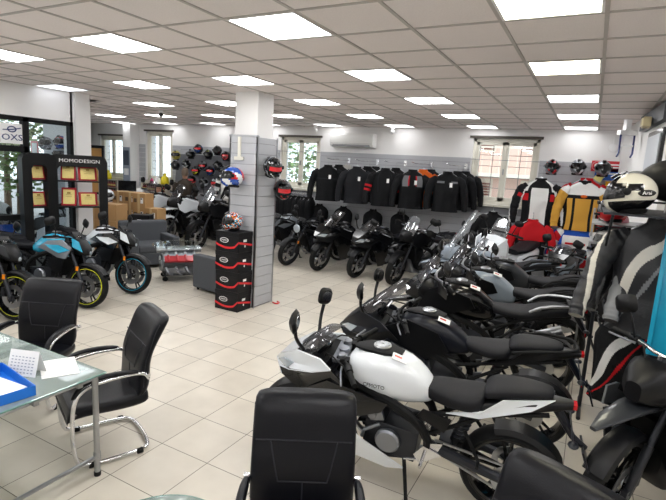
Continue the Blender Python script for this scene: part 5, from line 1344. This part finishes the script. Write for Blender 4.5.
for (x, nm, cat, mt_, lab, h_) in ((-11.35, 'yellow_bottle', 'bottle', mat('yellow_plastic', 'e8d417', .4), 'bright yellow bottle on the sill behind the standing man', .34), (-11.9, 'pink_toy', 'toy', mat('magenta_plastic', 'c9306e', .5), 'magenta object on the sill behind the counter', .16), (-11.65, 'white_figure', 'figurine', whl, 'white and red figurine on the sill behind the counter', .26), (-13.9, 'yellow_bag', 'bag', mat('yellow_plastic', 'e8d417', .4), 'yellow bag on the shelf at the far left end', .3)):
    o = MB().lathe([(0, 0), (h_*.33, 0), (h_*.36, h_*.2), (h_*.3, h_*.6), (h_*.13, h_*.75), (h_*.15, h_*.9), (0, h_)], (0, 0, 0), 'z', 18).build(nm, mt_); o.location = (x, 10.45, 1.36); tag(o, lab, cat)
T = thing('poster', 'tall grey and blue poster on the white pilaster', 'poster', (-12.88, 10.33, 1.35)); MB().bx((-.15, -.006, 0), (.15, .008, 1.05)).build('sheet', mat('poster_grey', '8f97a6', .5), T); MB().bx((-.12, -.01, .5), (.12, -.006, .95)).build('picture', mat('poster_dark', '3a4354', .5), T); MB().bx((-.1, -.01, .2), (.1, -.006, .4)).build('text_block', whl, T)
# ================================================================ PEOPLE
def skin_body(name, parent, edges_pts, mt_, sub=2):
    # edges_pts: list of chains [(point, radius), ...]; joints shared by equal coordinates
    vs = []; rad = []; es = []; key = {}
    for ch in edges_pts:
        prev = None
        for p, r in ch:
            k = tuple(round(q, 3) for q in p)
            if k not in key: key[k] = len(vs); vs.append(p); rad.append(r)
            i = key[k]
            if prev is not None: es.append((prev, i))
            prev = i
    me = bpy.data.meshes.new(name); me.from_pydata(vs, es, []); me.materials.append(mt_)
    o = bpy.data.objects.new(name, me); C.objects.link(o); o.parent = parent
    mod = o.modifiers.new('skin', 'SKIN')
    sk = me.skin_vertices[0] if me.skin_vertices else me.attributes.new('skin', 'FLOAT', 'POINT')
    if not me.skin_vertices:
        return o
    for i, r in enumerate(rad):
        rr_ = r if isinstance(r, tuple) else (r, r); me.skin_vertices[0].data[i].radius = rr_; me.skin_vertices[0].data[i].use_root = (i == 0)
    sb = o.modifiers.new('sub', 'SUBSURF'); sb.levels = sub; sb.render_levels = sub
    mod.use_smooth_shade = True
    return o
def person(label, loc, head, hairm, shirt, pants, seated=False, long_hair=False):
    T = thing('person', label, 'person', loc, R(head))
    dz = -.42 if seated else 0     # faces +x
    def z(v): return v+dz
    tor = MB()
    secs = [(.90, .17, .12), (.98, .165, .12), (1.10, .155, .115), (1.25, .18, .125), (1.38, .20, .12), (1.45, .17, .10), (1.50, .08, .07), (1.53, .06, .06)]
    rs = [[Vector((d*math.cos(2*PI*k/20)+.01, w_*math.copysign(abs(math.sin(2*PI*k/20))**.85, math.sin(2*PI*k/20)), z(h))) for k in range(20)] for h, w_, d in secs]
    # body in skin (head, neck, hands, legs) as one lathe-lofted continuous figure
    B = MB(); hs = [(1.10, .10, .08), (1.30, .12, .09), (1.44, .10, .08), (1.50, .06, .06), (1.55, .055, .058), (1.575, .06, .075), (1.60, .07, .095), (1.65, .076, .104), (1.70, .078, .106), (1.745, .073, .098), (1.775, .055, .072), (1.79, .02, .03)]
    B.rings([[Vector((.02+(d*math.cos(2*PI*k/20)), w_*math.sin(2*PI*k/20), z(h))) for k in range(20)] for h, w_, d in hs])
    B.loft([(.105, .018, z(1.645), z(1.68)), (.135, .014, z(1.64), z(1.66)), (.145, .008, z(1.642), z(1.652))], 8, 2)
    for s in (-1, 1): B.ell((.01, s*.08, z(1.665)), (.018, .01, .03), 8, 6)
    arms = []
    for s in (-1, 1):
        if s > 0: pts = [(0, s*.19, 1.41), (-.01, s*.24, 1.27), (.02, s*.26, 1.12), (.18, s*.22, 1.05), (.30, s*.16, 1.06)]
        else: pts = [(0, s*.19, 1.41), (.02, s*.25, 1.28), (.05, s*.27, 1.13), (.20, s*.21, 1.10), (.31, s*.14, 1.12)]
        arms.append(pts); q = [(x, y, z(h)) for x, y, h in pts]
        B.tube([q[0], q[1], q[2], q[3], q[4]], [.045, .042, .036, .03, .024], 10, sm=1)
        hx, hy, hz_ = q[4]; B.ell((hx+.04, hy, hz_), (.05, .038, .018), 10, 8)
        for f_ in range(4): B.tube([(hx+.07, hy+(-.027+.018*f_), hz_), (hx+.105, hy+(-.027+.018*f_), hz_-.008), (hx+.125, hy+(-.027+.018*f_), hz_-.026)], [.009, .008, .007], 6)
        B.tube([(hx+.02, hy-s*.03, hz_), (hx+.05, hy-s*.055, hz_+.005), (hx+.075, hy-s*.06, hz_-.004)], [.011, .009, .007], 6)
    if not seated:
        for s in (-1, 1): B.tube([(0, s*.08, .92), (.01, s*.09, .5), (-.01, s*.10, .09)], [.08, .05, .035], 10)
    else:
        for s in (-1, 1): B.tube([(0, s*.09, z(.92)), (.40, s*.10, z(.94)), (.42, s*.10, .06)], [.08, .055, .035], 10)
    body = B.build('body', skin, T)
    j = MB().rings(rs)
    for q in arms: j.tube([(x, y, z(h)) for x, y, h in q], [.075, .066, .056, .048, .04], 12, sm=1)
    j.build('jacket', shirt, T)
    l = MB()
    if not seated:
        l.rings([[Vector((.125*c_*math.cos(2*PI*k/18), .165*c_*math.sin(2*PI*k/18), h)) for k in range(18)] for h, c_ in ((.82, .95), (.90, 1.05), (.98, 1.0))])
        for s in (-1, 1): l.tube([(0, s*.085, .93), (.0, s*.09, .80), (.015, s*.095, .48), (-.01, s*.10, .07)], [.09, .095, .068, .055], 14)
    else:
        for s in (-1, 1): l.tube([(-.02, s*.09, z(.90)), (.38, s*.10, z(.92)), (.42, s*.10, z(.86)), (.43, s*.10, .08)], [.095, .075, .07, .05], 14)
    l.build('trousers', pants, T)
    for s in (-1, 1):
        bx0 = 0 if not seated else .43; MB().loft([(bx0-.07, .035, 0, .07), (bx0, .042, 0, .09), (bx0+.08, .045, 0, .06), (bx0+.17, .035, 0, .035)], 14, 3).xf(Matrix.Translation((0, s*.10, 0))).build('shoe', mblk, T)
    h = MB(); rs = []
    for hh, w_, d, x0 in ((1.60, .074, .07, -.03), (1.66, .086, .095, -.018), (1.72, .088, .112, .0), (1.765, .075, .10, .008), (1.80, .045, .06, .01), (1.808, .01, .015, .01)):
        rs.append([Vector((x0+.015+d*math.cos(2*PI*k/20)*(1 if hh > 1.7 or math.cos(2*PI*k/20) < .2 else .25), w_*math.sin(2*PI*k/20), z(hh))) for k in range(20)])
    h.rings(rs)
    if long_hair:
        h.tube([(-.05, .0, z(1.72)), (-.085, 0, z(1.58)), (-.10, 0, z(1.42)), (-.09, 0, z(1.30))], [.07, .085, .08, .04], 14)
        for s in (-1, 1): h.tube([(.0, s*.075, z(1.70)), (.01, s*.09, z(1.58)), (.0, s*.10, z(1.42))], [.03, .035, .02], 8)
    h.build('hair', hairm, T)
    m = MB()
    for s in (-1, 1): m.ell((.118, s*.034, z(1.685)), (.008, .014, .007), 8, 6)
    m.build('eyes', mat('eye_dark', '2a211c', .2), body); MB().ell((.112, 0, z(1.605)), (.008, .026, .007), 10, 6).build('mouth', mat('lips', 'a0584c', .5), body)
    return T
person('person with grey hair and brown jacket standing back to us at the counter', (-9.76, 9.68, 0), 125, hairg, brownj, cloth('black', '0d0e11')).scale = (1.06, 1.06, 1.06)
person('person with long black hair seated behind the counter facing the cartons', (-11.15, 10.05, 0), -55, hairb, cb_, cdg, seated=True, long_hair=True)
T = thing('desk_chair', 'dark desk chair under the seated person behind the counter', 'chair', (-11.15, 10.05, 0), R(-55)); MB().bx((-.22, -.22, .36), (.2, .22, .42)).build('seat', mblk, T, 0, .02); MB().bx((-.27, -.2, .45), (-.22, .2, .85)).build('backrest', mblk, T, 0, .02); MB().tube([(0, 0, .05), (0, 0, .36)], .03).build('column', mblk, T)
m = MB()
for k in range(5): m.tube([(0, 0, .07), (.27*math.cos(k*2*PI/5), .27*math.sin(k*2*PI/5), .03)], [.022, .016], 8)
m.build('base', mblk, T)
# ================================================================ WALL FITTINGS
T = thing('air_conditioner', 'white split air conditioner unit on the back wall', 'air conditioner', (-5.22, 10.7, 2.64))
MB().prism([(0, 0), (-.20, .02), (-.24, .08), (-.24, .29), (-.20, .33), (0, .33)], -.57, .57, 'x').build('casing', mat('ac_white', 'f0f0ee', .35), T, 0, .01)
MB().box((0, -.21, .035), (1.0, .05, .012), Matrix.Rotation(.5, 3, 'X')).box((0, -.225, .055), (.98, .02, .03)).build('louvre', mat('louvre_grey', '9fa0a2', .5), T); MB().bx((-.55, -.243, .09), (.55, -.2405, .095)).build('panel_joint', mat('louvre_grey', '9fa0a2', .5), T)
def camera_dome(x, y, lab):
    T = thing('security_camera', lab, 'security camera', (x, y, CZ-.01)); MB().lathe([(0, 0), (.05, 0), (.05, -.03), (.02, -.05), (0, -.05)], (0, 0, 0), 'z', 16).build('mount', whl, T); MB().ell((0, 0, -.09), (.05, .05, .05), 14, 8).build('camera_head', gblk if 'dark' in lab else whl, T)
p = aty(107, 0, 1) ; p = (lambda d: d*((CZ-.06-CAMZ)/d.z))(ray(161, 113)); camera_dome(p.x, p.y, 'small dark dome camera hanging under the ceiling near the counter')
p = (lambda d: d*((CZ-.06-CAMZ)/d.z))(ray(388, 133.0)); camera_dome(-4.22, 10.55, 'small white camera hanging under the ceiling right of the air conditioner')
camera_dome(-6.22, 10.5, 'small white camera near the ceiling above the middle window')
# signs near the right corner
def sgn(px, py, Y, w_, h_, mt_, lab, extra=None):
    p = aty(px, py, Y); T = thing('safety_sign', lab, 'sign', p, R(0)); MB().bx((-w_/2, -.004, -h_/2), (w_/2, .004, h_/2)).build('plate', mt_, T)
    return T
sr = mat('sign_red', 'cc2030', .5); sbl = mat('sign_blue', '1e5db8', .5); sy_ = mat('sign_yellow', 'eab50e', .5)
T = sgn(608, 166.5, 10.655, .56, .20, sr, 'red and white no entry safety sign right of the silver helmet')
m = MB().lathe([(.055, 0), (.085, 0), (.085, .004), (.055, .004)], (0, 0, 0), 'z', 24, closed=True).box((0, 0, .002), (.14, .018, .004), Matrix.Rotation(.78, 3, 'Z')); d_ = MB().lathe([(0, 0), (.09, 0), (.09, .003), (0, .003)], (0, 0, 0), 'z', 24).build('disc', whl, T); d_.rotation_euler = (PI/2, 0, 0); d_.location = (-.18, -.005, 0); r_ = m.build('ring', sr, T); r_.rotation_euler = (PI/2, 0, 0); r_.location = (-.18, -.0085, 0)
MB().bx((-.05, -.0065, .02), (.24, -.0045, .045)).bx((-.05, -.0065, -.03), (.2, -.0045, -.005)).build('text_bar', whl, T)
T = sgn(607, 174.5, 10.655, .42, .22, sbl, 'blue safety sign with white square under the red one'); MB().bx((-.17, -.0065, -.06), (-.03, -.0045, .06)).bx((.02, -.0065, .0), (.18, -.0045, .03)).build('symbol', whl, T)
T = sgn(611.5, 187, 10.655, .22, .20, sy_, 'yellow warning sign under the blue one'); m = MB().prism([(-.07, -.06), (.07, -.06), (0, .07)], -.007, -.0045); m.build('triangle', mblk, T); MB().prism([(-.045, -.045), (.045, -.045), (0, .04)], -.0085, -.0065).build('triangle_inner', sy_, T)
T = sgn(598.5, 178, 10.4, .14, .12, mat('note_yellow', 'e6e08a', .5), 'small pale yellow ticket hanging below the right graphic helmet'); T.rotation_euler = (0, R(30), 0)
# blue folding ladder bracket high in the right corner
T = thing('cable_bracket', 'white bracket with dark blue hanging bars in the upper right corner', 'bracket', (.33, 8.5, 2.56), R(35)); T.scale = (.85, .85, .85)

m = MB()
for s in (-.13, .13): m.tube([(s, 0, .42), (s, -.01, .15), (s-.03, -.05, .04), (s-.08, -.08, -.02)], .016, 8)
m.build('bar', mat('navy_bar', '1d2b66', .4), T); MB().bx((-.16, -.03, .36), (.16, .06, .44)).bx((-.05, 0, .36), (.05, .08, .625)).bx((-.14, -.02, .16), (.14, .0, .19)).build('bracket_arm', whl, T)
T = thing('emergency_light', 'yellowed emergency lamp under the ceiling at the upper right', 'lamp', onright(7.4, .09)+Vector((0, 0, 2.93)), R(90)); MB().bx((-.14, -.0, -.06), (.14, .09, .06)).build('casing', mat('aged_cream', 'cdbf98', .5), T, 0, .01); MB().bx((-.12, .09, -.045), (.12, .105, .045)).build('lens', mat('aged_lens', 'e6dcb8', .3), T)
T = thing('wall_socket', 'round white junction box with cable on the back wall near the right corner', 'junction box', aty(613, 148, 10.69), 0); T.location.y = 10.69; MB().lathe([(0, 0), (.075, 0), (.07, -.04), (.0, -.045)], (0, 0, 0), 'y', 20).build('cover', whl, T); MB().tube([(0, -.01, .06), (.0, -.008, .56)], .008, 6).build('cable', whl, T)
T = thing('picture_frame', 'red framed picture on the grey panel behind the left glazing', 'picture', aty(34.5, 149, 6.40), 0); T.location.y = 6.415; m = MB().bx((-.13, -.015, -.17), (.13, 0, .17)); m.build('frame', redp, T); MB().bx((-.09, -.018, -.13), (.09, -.0155, .13)).build('sheet', whl, T)
# floor level dark items under the racing suits
o = MB().bx((-.25, -.18, 0), (.25, .18, .45)).bx((-.26, -.19, .4), (.26, .19, .46)).build('storage_crate', mblk, None, 0, .01); o.location = (-.12, 9.6, 0); tag(o, 'black crate on the floor below the blue racing suit', 'crate')
o = MB().bx((-.2, -.2, 0), (.2, .2, .7)).bx((-.2, -.21, .3), (.2, -.2, .36)).build('box_tower', [mat('black_card', '131316', .5, spec=.25)], None, 0, .006); o.location = (.26, 8.6, 0); tag(o, 'tall dark carton on the floor at the right wall beyond the shelf rack', 'box')
